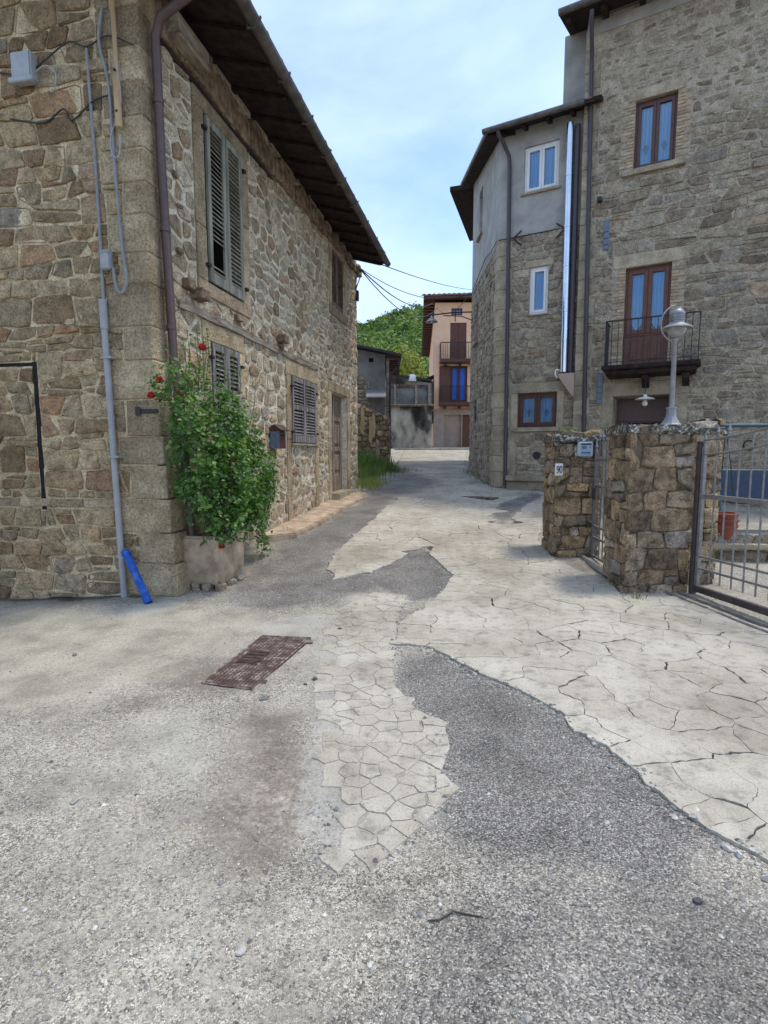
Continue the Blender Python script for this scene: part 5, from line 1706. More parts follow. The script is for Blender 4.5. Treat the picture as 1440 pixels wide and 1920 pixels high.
# ------------------------------------------------------------------ gate pillars, gates, lamp and what stands behind them
def gate_side():
    rng = random.Random(91)
    def pillar(label, plan, z0, z1, seed, capz, over=.05):
        x = sum(p[0] for p in plan) / len(plan); y = sum(p[1] for p in plan) / len(plan)
        t = thing('gate_pillar', label, 'pillar', (x, y, z0), 'rubble gate pillars')
        n = len(plan)
        m = MB()
        m.add([(a, b, z0 - .2) for a, b in plan] + [(a, b, z1) for a, b in plan], [tuple(range(n)), tuple(range(n, 2 * n))] + [(i, (i + 1) % n, n + (i + 1) % n, n + i) for i in range(n)])
        core = m.build('core', 'mortar_pillar', t)
        sets = []
        for i in range(n):
            a, b = V(plan[i] + (0,)), V(plan[(i + 1) % n] + (0,))
            fr = Fr((a.x, a.y), (b - a))          # plan runs counter-clockwise seen from above: n points outwards
            L = (b - a).length
            sets.append(dict(polys=coursed(-.012, L + .012, z0 - .08, z1 + .01, (.13, .27), (.18, .42), [], seed + i, wob=.012, slant=.025, split=.22), fr=fr, gap=.008, h=(.012, .034), mat='stone_pillar', parent=t, seed=seed + 50 + i))
        lay_stones(sets, 120)
        # capping slab
        c = V((x, y, 0))
        pl = [V((a, b, 0)) + (V((a, b, 0)) - c).normalized() * over * 1.4 for a, b in plan]
        m = MB()
        m.add([(q.x, q.y, z1 + .012) for q in pl] + [(q.x, q.y, capz) for q in pl], [tuple(range(n)), tuple(range(n, 2 * n))] + [(i, (i + 1) % n, n + (i + 1) % n, n + i) for i in range(n)])
        m.build('cap_slab', 'cap_lichen', t, bevel=.02, bseg=2)
        return t
    p1 = pillar('rubble gate pillar with house number and intercom, left of the small gate', [(2.38, 7.60), (3.02, 7.68), (3.0, 8.3), (2.42, 8.25)], .12, 1.72, 300, 1.83)
    p2 = pillar('broad rubble gate pillar carrying the street lantern, between the two gates', [(2.68, 6.02), (3.42, 6.10), (3.41, 6.36), (3.9, 6.40), (3.9, 6.92), (2.75, 6.75)], .02, 1.78, 400, 1.90)
    # weeds on the first cap
    # intercom
    F1 = Fr((2.38, 7.60), (.64, .08))
    ic = thing('intercom', 'grey intercom panel on the front of the numbered gate pillar', 'intercom', F1.p(.37, 1.55, .05))
    bd = MB().box(F1, .27, .48, 1.545, 1.745, .03, .085).build('housing', 'intercom', ic, bevel=.012, bseg=2)
    MB().box(F1, .295, .455, 1.565, 1.725, .0855, .089).build('front_plate', 'intercom_screen', ic)
    MB().box(F1, .30, .45, 1.70, 1.722, .0895, .092).build('camera_slot', 'print_dark', ic)
    for k in range(4):
        MB().box(F1, .315, .38, 1.645 + k * .012, 1.651 + k * .012, .0895, .0915).build('speaker_slot', 'print_dark', ic)
    for k in range(4):
        MB().box(F1, .315 + k * .033, .335 + k * .033, 1.585, 1.603, .0895, .094).build('button', 'print_dark', ic)
    MB().box(F1, .425, .44, 1.665, 1.68, .0895, .0925).build('button', 'print_dark', ic)
    # house number plate reading 90
    F0 = Fr((2.42, 8.25), (-.04, -.65))
    npz = 1.28
    pl = thing('number_plate', 'white ceramic house number plate reading 90 on the gate pillar', 'house number', F1.p(-.01, npz, .03))
    N1 = Fr((F1.p(-.035, 0, .03).x, F1.p(-.035, 0, .03).y), (.64, .08))
    MB().box(N1, -.002, .108, npz, npz + .165, .0, .018).build('plate', 'ceramic', pl, bevel=.004)
    def stroke(pts, name='digit'):
        MB().tube([N1.p(u, npz + v, .020) for u, v in pts], .0055, 6).build(name, 'print_dark', pl)
    def ell(cu, cv, ru, rv, a0=0, a1=2 * PI, n=16):
        return [(cu + ru * math.cos(a0 + (a1 - a0) * k / n), cv + rv * math.sin(a0 + (a1 - a0) * k / n)) for k in range(n + 1)]
    stroke(ell(.034, .105, .015, .027) + [(.049, .105), (.048, .07), (.042, .048), (.028, .04), (.02, .047)])
    stroke(ell(.077, .086, .016, .046))
    # small gate between the pillars
    def finial(parent, p, s=1.0):
        MB().lathe(p, [(.012 * s, 0), (.016 * s, .012 * s), (.010 * s, .02 * s), (.012 * s, .03 * s), (.021 * s, .045 * s), (.012 * s, .08 * s), (.003 * s, .125 * s)], 8).build('spearhead', 'lamp_grey', parent, smooth=False)
    G1 = Fr((2.93, 7.62), (-.05, -.95))
    t = thing('small_gate', 'narrow iron pedestrian gate with spearheads between the two stone pillars', 'gate', G1.p(.4, .12, 0))
    L1 = .92
    for u in (0, L1):
        MB().box(G1, u - .025, u + .025, .13, 1.62, -.02, .02).build('post', 'gate_metal', t, bevel=.004)
        finial(t, G1.p(u, 1.62, 0), 1.2)
    for v in (.16, .42, .58, 1.14, 1.5):
        MB().box(G1, .026, L1 - .026, v - .015, v + .015, -.012, .012).build('rail', 'gate_metal', t)
    b0 = None
    for k in range(1, 7):
        u = L1 * k / 7
        if b0 is None:
            b0 = MB().tube([G1.p(u, .175, 0), G1.p(u, 1.76, 0)], .009, 6).build('bar', 'gate_metal', t)
            z00 = WO[b0.name]; u00 = u
        else:
            inst(b0, t, z00 + G1.u * (u - u00))
        finial(t, G1.p(u, 1.76, 0), 1.0)
    MB().box(G1, .02, .07, .95, 1.12, .013, .045).build('lock', 'gate_post', t, bevel=.004)
    # spikes that look over the broad pillar from the railing behind it
    t = thing('railing', 'row of iron spear tips just visible behind the broad pillar cap', 'railing', (3.0, 7.3, .2))
    R1 = Fr((2.95, 7.0), (.55, .12))
    MB().box(R1, 0, .7, 1.55, 1.58, -.012, .012).build('rail', 'gate_metal', t)
    MB().box(R1, 0, .7, .45, .48, -.012, .012).build('rail', 'gate_metal', t)
    for k in range(5):
        u = .06 + k * .13
        MB().tube([R1.p(u, .1, 0), R1.p(u, 1.88, 0)], .009, 6).build('bar', 'gate_metal', t)
        finial(t, R1.p(u, 1.85, 0), .9)
    # driveway gate
    G2 = Fr((3.47, 6.02), (.18, -1.0))
    t = thing('driveway_gate', 'wide grey iron driveway gate with curved top rails, hung on the broad pillar', 'gate', G2.p(1.2, .02, 0))
    L2 = 3.4
    MB().box(G2, -.05, .005, .03, 1.72, -.035, .035).build('hinge_post', 'gate_post', t, bevel=.004)
    MB().box(G2, .012, .055, .08, 1.66, -.02, .02).build('stile', 'gate_metal', t, bevel=.004)
    finial(t, G2.p(.032, 1.66, 0), 1.2)
    def topz(u): return 1.73 + .17 * (u / 1.2) ** 1.6 if u < 1.4 else 1.73 + .17 * (1.4 / 1.2) ** 1.6 + .05 * math.sin(min(1.6, (u - 1.4)))
    for off in (0, -.155):
        MB().tube([G2.p(u, topz(u) + off, .022) for u in np.linspace(.05, L2, 24)], .011, 6).build('curved_rail', 'gate_metal', t, smooth=True)
    MB().box(G2, .056, L2, 1.10, 1.15, -.02, .02).build('middle_rail', 'gate_metal', t, bevel=.003)
    for v in (.46, .325):
        MB().box(G2, .056, L2, v - .011, v + .011, -.011, .011).build('lower_rail', 'gate_metal', t)
    MB().box(G2, -.02, L2, .06, .13, -.025, .025).build('bottom_rail', 'gate_post', t, bevel=.004)
    k = 0
    u = .055 + .15
    while u < L2:
        zt = topz(u) + (.03 if u < .5 else .008)
        MB().tube([G2.p(u, .2, 0), G2.p(u, zt, 0)], .010, 6).build('bar', 'gate_metal', t)
        if u < .5:
            finial(t, G2.p(u, zt, 0), .95)
        u += .15
    MB().box(G2, L2, L2 + .05, .06, topz(L2), -.02, .02).build('stile', 'gate_metal', t)
    # track on the ground
    m = MB()
    for d in (.16, .30):
        for i in range(14):
            a, b = -.05 + i * .3, -.05 + (i + 1) * .3
            pa, pb = G2.p(a, 0, d), G2.p(b, 0, d)
            m.box(G2, a, b + .001, g(pa.x, pa.y) + .002, g(pa.x, pa.y) + .026, d - .012, d + .012)
    tr = m.build('gate_track', 'gate_metal')
    tag(tr, 'pair of steel rails set in the ground in front of the driveway gate', 'gate track')
    m = MB().box(G1, -.05, 1.0, .09, .165, .12, .16)
    tag(m.build('threshold_strip', 'concrete', bevel=.006), 'pale kerb strip on the ground in front of the small gate', 'kerb')
    # lantern on the pillar
    c = V((3.31, 6.42, 1.90))
    t = thing('street_lantern', 'grey lantern on a short post standing on the broad gate pillar', 'lamp', c)
    MB().lathe(c, [(0, 0), (.13, 0), (.13, .015), (.10, .03), (.075, .07), (.055, .11), (.05, .19), (.058, .195), (.058, .215), (.035, .22)], 10).build('base', 'lamp_grey', t)
    MB().lathe(c, [(.028, .2), (.025, .95), (.031, .955), (.031, .99), (.02, 1.0)], 16).build('post', 'lamp_grey', t, smooth=True)
    hc = c + V((.0, -.02, 1.0))
    MB().lathe(hc, [(.0, -.01), (.05, .0), (.085, .03), (.1, .07), (.105, .11)], 20).build('glass_bowl', 'lamp_bowl', t, smooth=True)
    MB().lathe(hc, [(.10, .105), (.155, .085), (.162, .088), (.16, .1), (.1, .135), (.075, .15), (.072, .16), (.072, .24), (.08, .245), (.08, .255), (.06, .285), (.035, .31), (.035, .325), (.0, .33)], 24).build('hood', 'lamp_grey', t, smooth=True)
    for vv in (.18, .2, .22):
        MB().lathe(hc, [(.07, vv - .004), (.082, vv - .003), (.082, vv + .003), (.07, vv + .004)], 20).build('vent_ring', 'lamp_grey', t)
    pts = []
    for k in range(15):
        th = math.radians(100 + k * 155 / 14)
        pts.append(hc + V((.19 * math.cos(th) * .95 + .0, 0, .145 + .2 * math.sin(th))))
    MB().tube(pts, .009, 8).build('bow_arm', 'lamp_grey', t, smooth=True)
    # terrace and low wall inside the gate
    t = thing('terrace', 'low stone terrace with a concrete slab edge inside the driveway gate', 'terrace', (5, 8, 0))
    T1 = Fr((4.15, 7.55), (1, -.14))
    core = MB().box(T1, 0, 3.2, -.1, .27, -2.6, -.02).build('core', 'mortar_pillar', t)
    lay_stones([dict(polys=coursed(0, 3.2, .0, .265, (.13, .27), (.3, .6), [], 500, wob=.01), fr=T1, gap=.008, h=(.0, .02), mat='stone_right', parent=t, seed=501)], 40)
    for i in range(4):
        block(t, T1, -.03 + i * .82, .78 + i * .82, .275, .36, -.75, .07, 'edge_slab', 'dressed_grey', rng, .012, .004)
    MB().box(T1, -.02, 3.2, .275, .34, -2.6, -.76).build('paving', 'concrete', t)
    # stacked terracotta pots, each its own
    base = T1.p(.56, .362, -.12)
    for k, lab in enumerate(('lowest of three stacked terracotta flower pots inside the gate', 'middle one of three stacked terracotta flower pots', 'topmost of three stacked terracotta flower pots')):
        cc = base + V((.008 * (k % 2), 0, k * .082))
        o = MB().lathe(cc, [(.0, .006), (.135, 0), (.14, .01), (.172, .20), (.186, .203), (.19, .235), (.18, .243), (.165, .24), (.135, .03), (.0, .022)], 28).build('flower_pot', 'terracotta', smooth=True)
        tag(o, lab, 'flower pot', 'terracotta pots in a stack')
    # garden swing
    S = Fr((5.22, 8.75), (1, -.1))
    t = thing('garden_swing', 'blue garden swing seat with teal frame behind the driveway gate', 'swing', S.p(.6, .36, 0))
    MB().tube([S.p(.08, .35, .28), S.p(.05, 1.15, .05), S.p(.04, 2.02, -.05)], .03, 10).build('frame_leg', 'teal_paint', t, smooth=True)
    MB().tube([S.p(-.1, .35, -.5), S.p(-.02, 1.2, -.25), S.p(.04, 2.0, -.06)], .026, 10).build('frame_leg', 'iron', t, smooth=True)
    MB().tube([S.p(1.75, .35, .28), S.p(1.78, 2.02, -.05)], .03, 10).build('frame_leg', 'teal_paint', t, smooth=True)
    MB().tube([S.p(1.9, .35, -.5), S.p(1.78, 2.0, -.06)], .026, 10).build('frame_leg', 'iron', t, smooth=True)
    MB().tube([S.p(.0, 2.02, -.05), S.p(1.82, 2.02, -.05)], .03, 10).build('top_bar', 'teal_paint', t, smooth=True)
    MB().prism_u(S, [(-.28, .86), (-.22, .84), (-.30, 1.32), (-.34, 1.32)], .22, 1.62).build('backrest', 'blue_paint', t, bevel=.01)
    MB().box(S, .22, 1.62, .80, .855, -.26, .2).build('seat', 'blue_paint', t, bevel=.012)
    for u in (.3, 1.54):
        MB().tube([S.p(u, .83, .1), S.p(u - .04, 1.4, .02), S.p(u - .12, 2.0, -.05)], .008, 6).build('rope', 'cable_black', t, smooth=True)
        MB().tube([S.p(u, 1.28, -.32), S.p(u - .12, 2.0, -.05)], .008, 6).build('rope', 'cable_black', t, smooth=True)
    # hose hook ring on the wall of the tall house
    o = MB().tube([TF.p(3.62 + .1 * math.cos(a), 1.75 + .1 * math.sin(a), .04) for a in np.linspace(0, 2 * PI, 18)], .016, 6).build('wall_ring', 'iron', smooth=True)
    tag(o, 'dark iron ring hanging on the tall house wall near the right edge', 'ring')
gate_side()

# covers in the road
def covers():
    # rusty cover with a raised grid, lettering and side lugs
    P0 = [(-1.06, 4.63), (-.63, 4.58), (-.90, 3.55), (-1.26, 3.66)]
    z = max(zsurf(*p) for p in P0) + .006
    t = thing('manhole_cover', 'rusty iron manhole cover with a raised diamond grid set in the road', 'manhole cover', (-.96, 4.1, z))
    MB().add([(x, y, z) for x, y in P0] + [(x, y, z - .05) for x, y in P0], [(0, 1, 2, 3), (0, 4, 5, 1), (1, 5, 6, 2), (2, 6, 7, 3), (3, 7, 4, 0)]).build('plate', 'rust_dark', t)
    a, b, c, d = [V(p + (0,)) for p in P0]
    def at(s, r):   # s across, r along
        q = a * (1 - s) * (1 - r) + b * s * (1 - r) + c * s * r + d * (1 - s) * r
        return V((q.x, q.y, z))
    rim = MB()
    for s0, r0, s1, r1 in ((0, 0, 1, 0), (1, 0, 1, 1), (1, 1, 0, 1), (0, 1, 0, 0)):
        rim.tube([at(s0, r0), at(s1, r1)], .008, 4)
    rim.build('rim', 'rust', t)
    for k in range(3):
        pass
    # grid ribs: two crossing sets, leaving the lettered field free
    rib = MB()
    n = 13
    for k in range(1, n):
        s = k / n
        for (r0, r1) in ((.02, .36), (.62, .98)):
            rib.tube([at(s, r0), at(s, r1)], .005, 4)
        if s > .62 or s < .1:
            rib.tube([at(s, .36), at(s, .62)], .005, 4)
    for k in range(1, 26):
        r = k / 26
        if .36 < r < .62:
            rib.tube([at(.64, r), at(.98, r)], .005, 4)
        else:
            rib.tube([at(.02, r), at(.98, r)], .005, 4)
    tag(rib.build('grid_ribs', 'rust', t), kind='stuff')
    # cast letters in the free field
    def L_(strokes, r):
        m = MB()
        for p_, q in strokes:
            m.tube([at(.16 + p_[0] * .4, r + p_[1] * .06) + V((0, 0, .004)), at(.16 + q[0] * .4, r + q[1] * .06) + V((0, 0, .004))], .007, 4)
        m.build('cast_letter', 'rust_dark', t)
    U = [((0, 0), (1, 0)), ((1, 0), (1, 1)), ((0, 1), (1, 1))]
    O = [((0, 0), (1, 0)), ((1, 0), (1, 1)), ((1, 1), (0, 1)), ((0, 1), (0, 0))]
    B = O + [((.5, 0), (.5, 1))]
    X_ = [((0, .1), (1, .9)), ((0, .9), (1, .1))]
    for k, st in enumerate((U, O, B, X_)):
        L_(st, .375 + k * .062)
    m = MB().tube([at(.6, .36), at(.6, .62)], .007, 4).tube([at(.1, .36), at(.1, .62)], .007, 4)
    m.build('raised_frame', 'rust', t)
    for r in (.08, .88):
        q = at(1.0, r)
        MB().box(Fr((q.x, q.y), (1, 0)), .004, .05, z - .03, z + .003, -.035, .025).build('lug', 'rust', t, bevel=.004)
    # small drain grate up the street
    z = max(zsurf(2.1, 13.0), zsurf(2.7, 13.0)) + .02
    t = thing('drain_grate', 'small rusty drain grate in the pale road near the corner house', 'drain grate', (2.42, 12.95, z))
    F = Fr((2.06, 13.28), (.66, -.62))
    MB().box(F, 0, .82, z - .05, z - .012, -.02, .32).build('frame', 'rust', t)
    src = None
    for k in range(14):
        MB().box(F, .02 + k * .057, .05 + k * .057, z - .0115, z + .004, .01, .29).build('grate_bar', 'rust', t)
    MB().box(F, 0, .82, z - .0115, z + .002, -.02, .0).build('frame', 'rust', t)
    MB().box(F, 0, .82, z - .0115, z + .002, .3, .32).build('frame', 'rust', t)
    # bent dry twig in the foreground
    t = thing('twig', 'thin bent black twig lying on the asphalt in the foreground', 'twig', (.24, 1.74, 0))
    def gpt(x, y, h=.005): return (x, y, zsurf(x, y) + h)
    MB().tube([gpt(.15, 1.725), gpt(.19, 1.727), gpt(.24, 1.755, .008)], [.0022, .003, .0034], 6).build('stem', 'cable_black', t)
    MB().tube([gpt(.24, 1.755, .008), gpt(.29, 1.742), gpt(.342, 1.728)], [.0034, .003, .002], 6).build('stem', 'cable_black', t)
    MB().tube([gpt(.155, 1.719), gpt(.195, 1.722, .006)], .0016, 5).build('side_shoot', 'cable_black', t)
covers()

# ------------------------------------------------------------------ far end of the street
def far_end():
    rng = random.Random(131)
    # peach coloured house
    P0 = (3.15, 35.0)
    PF = Fr(P0, (1, -.02))
    PS = Fr((4.42, 55.0), (P0[0] - 4.42, P0[1] - 55.0))     # side wall along the lane, u runs towards the camera
    LS_ = math.hypot(P0[0] - 4.42, P0[1] - 55.0)
    t = thing('peach_house', 'peach rendered house with dark brown shutters and balconies at the end of the street', 'house', (P0[0], P0[1], 1.9))
    zb = 4.25
    top = 10.75
    ops = [(1.0, 1.68, 10.0, 10.42), (.95, 1.95, 7.3, 9.55), (.62, 2.05, 4.72, 6.95)]
    wall(PF, 0, 5.5, zb, top, ops, .2).build('wall', 'plaster_peach', t, recalc=False)
    wall(PF, 0, 5.5, 1.5, zb, [(.62, 1.72, 1.5, 3.95), (1.78, 3.2, 1.5, 3.95)], .3).build('base_wall', 'plaster_base', t, recalc=False)
    wall(PS, 0, LS_, 1.5, top, [(17.2, 18.4, 6.9, 8.9), (17.2, 18.4, 4.7, 5.9)], .2).build('wall', 'plaster_peach', t, recalc=False)
    hull(t, [(P0[0], P0[1]), (8.6, 34.9), (9.5, 55), (4.42, 55)], 1.5, top - .02, 'plaster_peach', 'rear_wall', skip=(0, 3))
    MB().box(PF, -.12, 5.5, zb - .06, zb + .02, -.1, .1).build('string_course', 'plaster_base', t)
    window(t, PF, 1.0, 1.68, 10.0, 10.42, -.1, 'frame_brown', leaves=1, glass='glass_sky_painted', curtain=False)
    # closed shutters on the second floor
    for a, b in ((.97, 1.445), (1.455, 1.93)):
        s = MB().box(PF, a, b, 7.32, 9.53, -.1, -.05).build('shutter', 'wood_brown', t, bevel=.01)
        for k in range(22):
            MB().box(PF, a + .05, b - .05, 7.42 + k * .094, 7.48 + k * .094, -.05, -.042).build('slat', 'wood_brown', s)
    # open balcony door on the first floor
    s = MB().box(PF, .3, .98, 4.72, 6.95, .01, .05).build('shutter', 'wood_brown', t, bevel=.01)
    o, pn = window(t, PF, .98, 2.05, 4.72, 6.95, -.1, 'frame_brown', glass='glass_sky_painted', curtain=True, sash=.1, name='balcony_door')
    # garage shutter and brown door
    g_ = MB().box(PF, .62, 1.72, 1.5, 3.95, -.28, -.22).build('garage_shutter', 'plaster_base', t)
    for k in range(24):
        MB().box(PF, .63, 1.71, 1.9 + k * .085, 1.96 + k * .085, -.22, -.212).build('shutter_slat', 'plaster_base', g_)
    MB().box(PF, 1.78, 3.2, 1.5, 3.95, -.28, -.2).build('door', 'wood_brown', t)
    for (v, name) in ((7.05, 'second'), (4.45, 'first')):
        b = MB().box(PF, .28, 2.6, v, v + .22, 0, .8).build('balcony', 'frame_brown', t, bevel=.03)
        for u in (.6, 1.5, 2.3):
            MB().box(PF, u, u + .12, v - .14, v - .002, 0, .5).build('corbel', 'frame_brown', b)
        MB().box(PF, .3, 2.58, v + 1.15, v + 1.2, .74, .78).build('balcony_rail', 'iron', b)
        MB().box(PF, .3, .34, v + 1.15, v + 1.2, 0, .739).build('balcony_rail', 'iron', b)
        b0 = MB().box(PF, .3, .325, v + .22, v + 1.15, .75, .775).build('baluster', 'iron', b)
        for k in range(1, 17):
            inst(b0, b, WO[b0.name] + PF.u * .14 * k)
        for k in range(1, 6):
            inst(b0, b, WO[b0.name] - PF.n * .14 * k)
    # roof with pantiles on the front and a deep boarded overhang along the lane
    m = MB()
    c = [PF.p(-.75, 0, .7), PF.p(6, 0, .7), PF.p(6.5, 0, -20), PS.p(0, 0, .75)]
    hz = [10.85, 10.95, 12.5, 10.95]
    m.add([(q.x, q.y, h) for q, h in zip(c, hz)] + [(q.x, q.y, h + .16) for q, h in zip(c, hz)], [(0, 1, 2, 3), (7, 6, 5, 4), (0, 4, 5, 1), (1, 5, 6, 2), (2, 6, 7, 3), (3, 7, 4, 0)])
    rf = m.build('roof', 'frame_brown', t)
    for k in range(20):
        u = -.7 + k * .3
        n = 5
        vs_ = []
        for d, zz in ((.78, 10.95), (-.6, 11.3)):
            vs_ += [PF.p(u + .14 * math.cos(PI * i / n), zz + .02 * k * .3 + .13 * math.sin(PI * i / n), d) for i in range(n + 1)]
        MB().add(vs_, [(i, i + 1, n + 2 + i, n + 1 + i) for i in range(n)] + [tuple(range(n, -1, -1))], (rng.random(), rng.random(), .5)).build('roof_tile', 'roof_tile', rf, recalc=False)
    for k in range(26):
        u = LS_ - .3 - k * .75
        if u < 0: break
        q = PS.p(u, 0)
        MB().box(PS, u, u + .14, 10.72, 10.86, -.05, .7).build('rafter', 'frame_brown', rf)
    # lean-to grey shed on the left
    t = thing('grey_shed', 'grey rendered shed with a dark overhanging roof beyond the left house', 'shed', (-2, 24, 1.2))
    SF = Fr((-5.0, 24.0), (1, 0))
    wall(SF, 0, 5.05, .8, 6.1, [(4.35, 4.55, 5.42, 5.6)], .15, planes=[(.19, 1, 5.74 + .19 * 5.05)]).build('wall', 'plaster_shed', t, recalc=False)
    hull(t, [(-5, 24), (.05, 24), (.05, 30), (-5, 30)], .8, 5.7, 'plaster_shed', 'rear_wall', skip=(0,))
    MB().box(SF, 4.35, 4.55, 5.42, 5.6, -.2, -.1).build('vent_hole', 'dark_room', t)
    lay_stones([dict(polys=rubble(3.0, 4.4, 1.2, 5.25, (.14, .25), (.2, .4), [], 601, planes=[(.8, 1, 8.1)]), fr=SF, gap=.012, h=(.02, .06), mat='stone_right', parent=t, seed=602)], 60)
    rf = MB().prism(SF, [(-.3, 6.85), (5.75, 5.62), (5.75, 5.72), (-.3, 6.97)], -6.2, .35).build('roof', 'iron', t)
    for k in range(9):
        MB().box(SF, 5.08, 5.7, 5.54, 5.62, -.2 - k * .6, -.1 - k * .6).build('rafter', 'wood_brown', rf)
    MB().prism(SF, [(5.08, 5.68), (5.7, 5.56), (5.68, 4.9), (5.6, 4.85), (5.55, 5.5)], -1.0, -.95).build('barge_board', 'copper_red', rf)
    for y_ in (-.1, -2.9, -5.6):
        MB().box(SF, 5.10, 5.22, 1.2, 5.6, y_ - .1, y_ + .02).build('post', 'wood_beam', t)
    MB().tube([SF.p(5.6, 5.5, .2), SF.p(5.62, 5.2, .15), SF.p(5.3, 4.95, .1), SF.p(5.26, 4.6, .1), SF.p(5.25, 1.5, .1)], .045, 8).build('downpipe', 'iron', t, smooth=True)
    MB().prism_u(SF, [(.0, 4.2), (.9, 3.85), (.9, 3.9), (0, 4.26)], 4.25, 5.08).build('awning_sheet', 'lamp_grey', t)
    # low rubble wall under it with peeling rusty render
    t = thing('rubble_wall', 'old rubble retaining wall with rusty streaks beside the left house', 'wall', (-.4, 20, .95))
    RF = Fr((-1.8, 20.0), (1.95, .25))
    m = MB().prism(RF, [(0, .6), (2.05, .6), (2.05, 2.8), (1.6, 3.0), (1.2, 3.35), (.6, 3.6), (0, 3.7)], -3.5, 0)
    m.build('core', 'rubble_edge', t)
    lay_stones([dict(polys=rubble(0, 2.05, .8, 3.7, (.13, .26), (.16, .4), [], 611, planes=[(.42, 1, 3.72)]), fr=RF, gap=.014, h=(.0, .07), mat='stone_pillar', parent=t, seed=612)], 120)
    for u, v0, v1 in ((.95, 2.3, 3.1), (1.35, 2.2, 2.9), (1.5, 1.3, 2.0), (1.25, 2.0, 2.7)):
        MB().prism(RF, [(u, v0), (u + .1, v0 - .1), (u + .16, v0 + .3), (u + .13, v1), (u + .02, v1 + .1)], .0, .085).build('render_patch', 'wood_pole' if u < 1.4 else 'trough', t, bevel=.01)
    # stained retaining wall at the end, and the low roofs above it
    t = thing('stained_wall', 'black-stained retaining wall below the low roofs at the end of the street', 'wall', (1.5, 33, 1.8))
    EF = Fr((-3.5, 33.2), (1, -.02))
    MB().box(EF, 0, 6.35, 1.0, 4.35, -.6, 0).build('wall_face', 'plaster_dark', t)
    MB().box(EF, -.1, 6.45, 4.3, 4.42, -.6, .18).build('coping', 'mortar_pillar', t, bevel=.03)
    MB().box(EF, 4.6, 4.75, 1.5, 2.5, .0, .03).build('white_marker', 'plaster_grey', t)
    t = thing('low_shed', 'row of low weathered sheds with tiled edge above the stained wall', 'shed', (2, 35.5, 4.3))
    EH = Fr((-2, 35.2), (1, 0))
    wall(EH, 0, 5.0, 3.8, 6.4, [(3.35, 3.75, 4.4, 5.6)], .2, planes=[(.14, 1, 6.3 + .14 * 2.3)]).build('wall', 'plaster_dark', t, recalc=False)
    MB().box(EH, 3.35, 3.75, 4.4, 5.6, -.3, -.2).build('doorway', 'dark_room', t)
    MB().prism(EH, [(-.2, 6.72), (2.4, 6.36), (4.95, 6.0), (4.95, 6.12), (2.4, 6.48), (-.2, 6.84)], -2.5, .35).build('roof', 'iron', t)
    b = MB().box(EH, 2.4, 4.95, 4.45, 5.55, .9, 1.0)
    b.build('front_screen', 'plaster_shed', t)
    for k in range(13):
        MB().tube([EH.p(2.45 + k * .2, 5.6, 1.1), EH.p(2.45 + k * .2, 5.68, .7)], .1, 8).build('roof_tile', 'roof_tile', t)
    for u in (2.6, 3.9, 4.7):
        MB().box(EH, u, u + .14, 4.4, 5.7, 1.0, 1.12).build('post', 'wood_beam', t)
    o = MB().lathe((1.78, 35.0, 6.0), [(0, 0), (.24, 0), (.25, .2), (.22, .34), (.14, .42), (0, .45)], 18).build('water_tank', 'pvc_white', smooth=True)
    tag(o, 'small white domed water tank on the low shed roof', 'water tank')
    t = thing('side_shed', 'narrow shed with pitched roof tucked against the peach house', 'shed', (2.7, 36, 4.3))
    QF = Fr((2.25, 36.4), (1, 0))
    MB().box(QF, 0, 1.0, 3.5, 6.2, -2, 0).build('wall', 'plaster_shed', t)
    MB().prism(QF, [(-.25, 5.95), (1.05, 6.5), (1.05, 6.6), (-.25, 6.07)], -2.1, .3).build('roof', 'iron', t)
    # low kerbs across the road end
    m = MB().wbox(.6, 6.5, 31.6, 31.85, 1.4, float(gz(3, 31.7)) + .10)
    tag(m.build('kerb', 'concrete', bevel=.02), kind='structure')
far_end()

def street_lamp():
    b = V((2.86, 19.2, 6.3))
    t = thing('street_lamp', 'old street lamp with a conical shade on an arm from the corner house', 'lamp', b)
    e = V((1.60, 19.0, 6.12))
    MB().tube([b + V((.15, 0, .02)), b + V((-.5, 0, .0)), e + V((.1, 0, .06)), e + V((0, 0, .04))], .022, 8).build('arm', 'iron', t, smooth=True)
    MB().tube([b + V((.12, 0, -.25)), b + V((-.25, 0, -.12)), b + V((-.85, 0, -.1))], .016, 8).build('stay', 'iron', t, smooth=True)
    MB().tube([b + V((-.45, 0, .12)), b + V((-.45, 0, -.3))], .018, 8).build('insulator', 'iron', t)
    MB().lathe(e + V((0, 0, -.17)), [(.03, .20), (.045, .14), (.20, .0), (.205, -.012), (.185, -.005), (.04, .1), (0, .1)], 18).build('shade', 'lamp_grey', t, smooth=True)
    MB().lathe(e + V((0, 0, -.15)), [(0, -.06), (.05, -.04), (.06, 0), (.03, .08)], 12).build('bulb', 'frosted', t, smooth=True)
street_lamp()

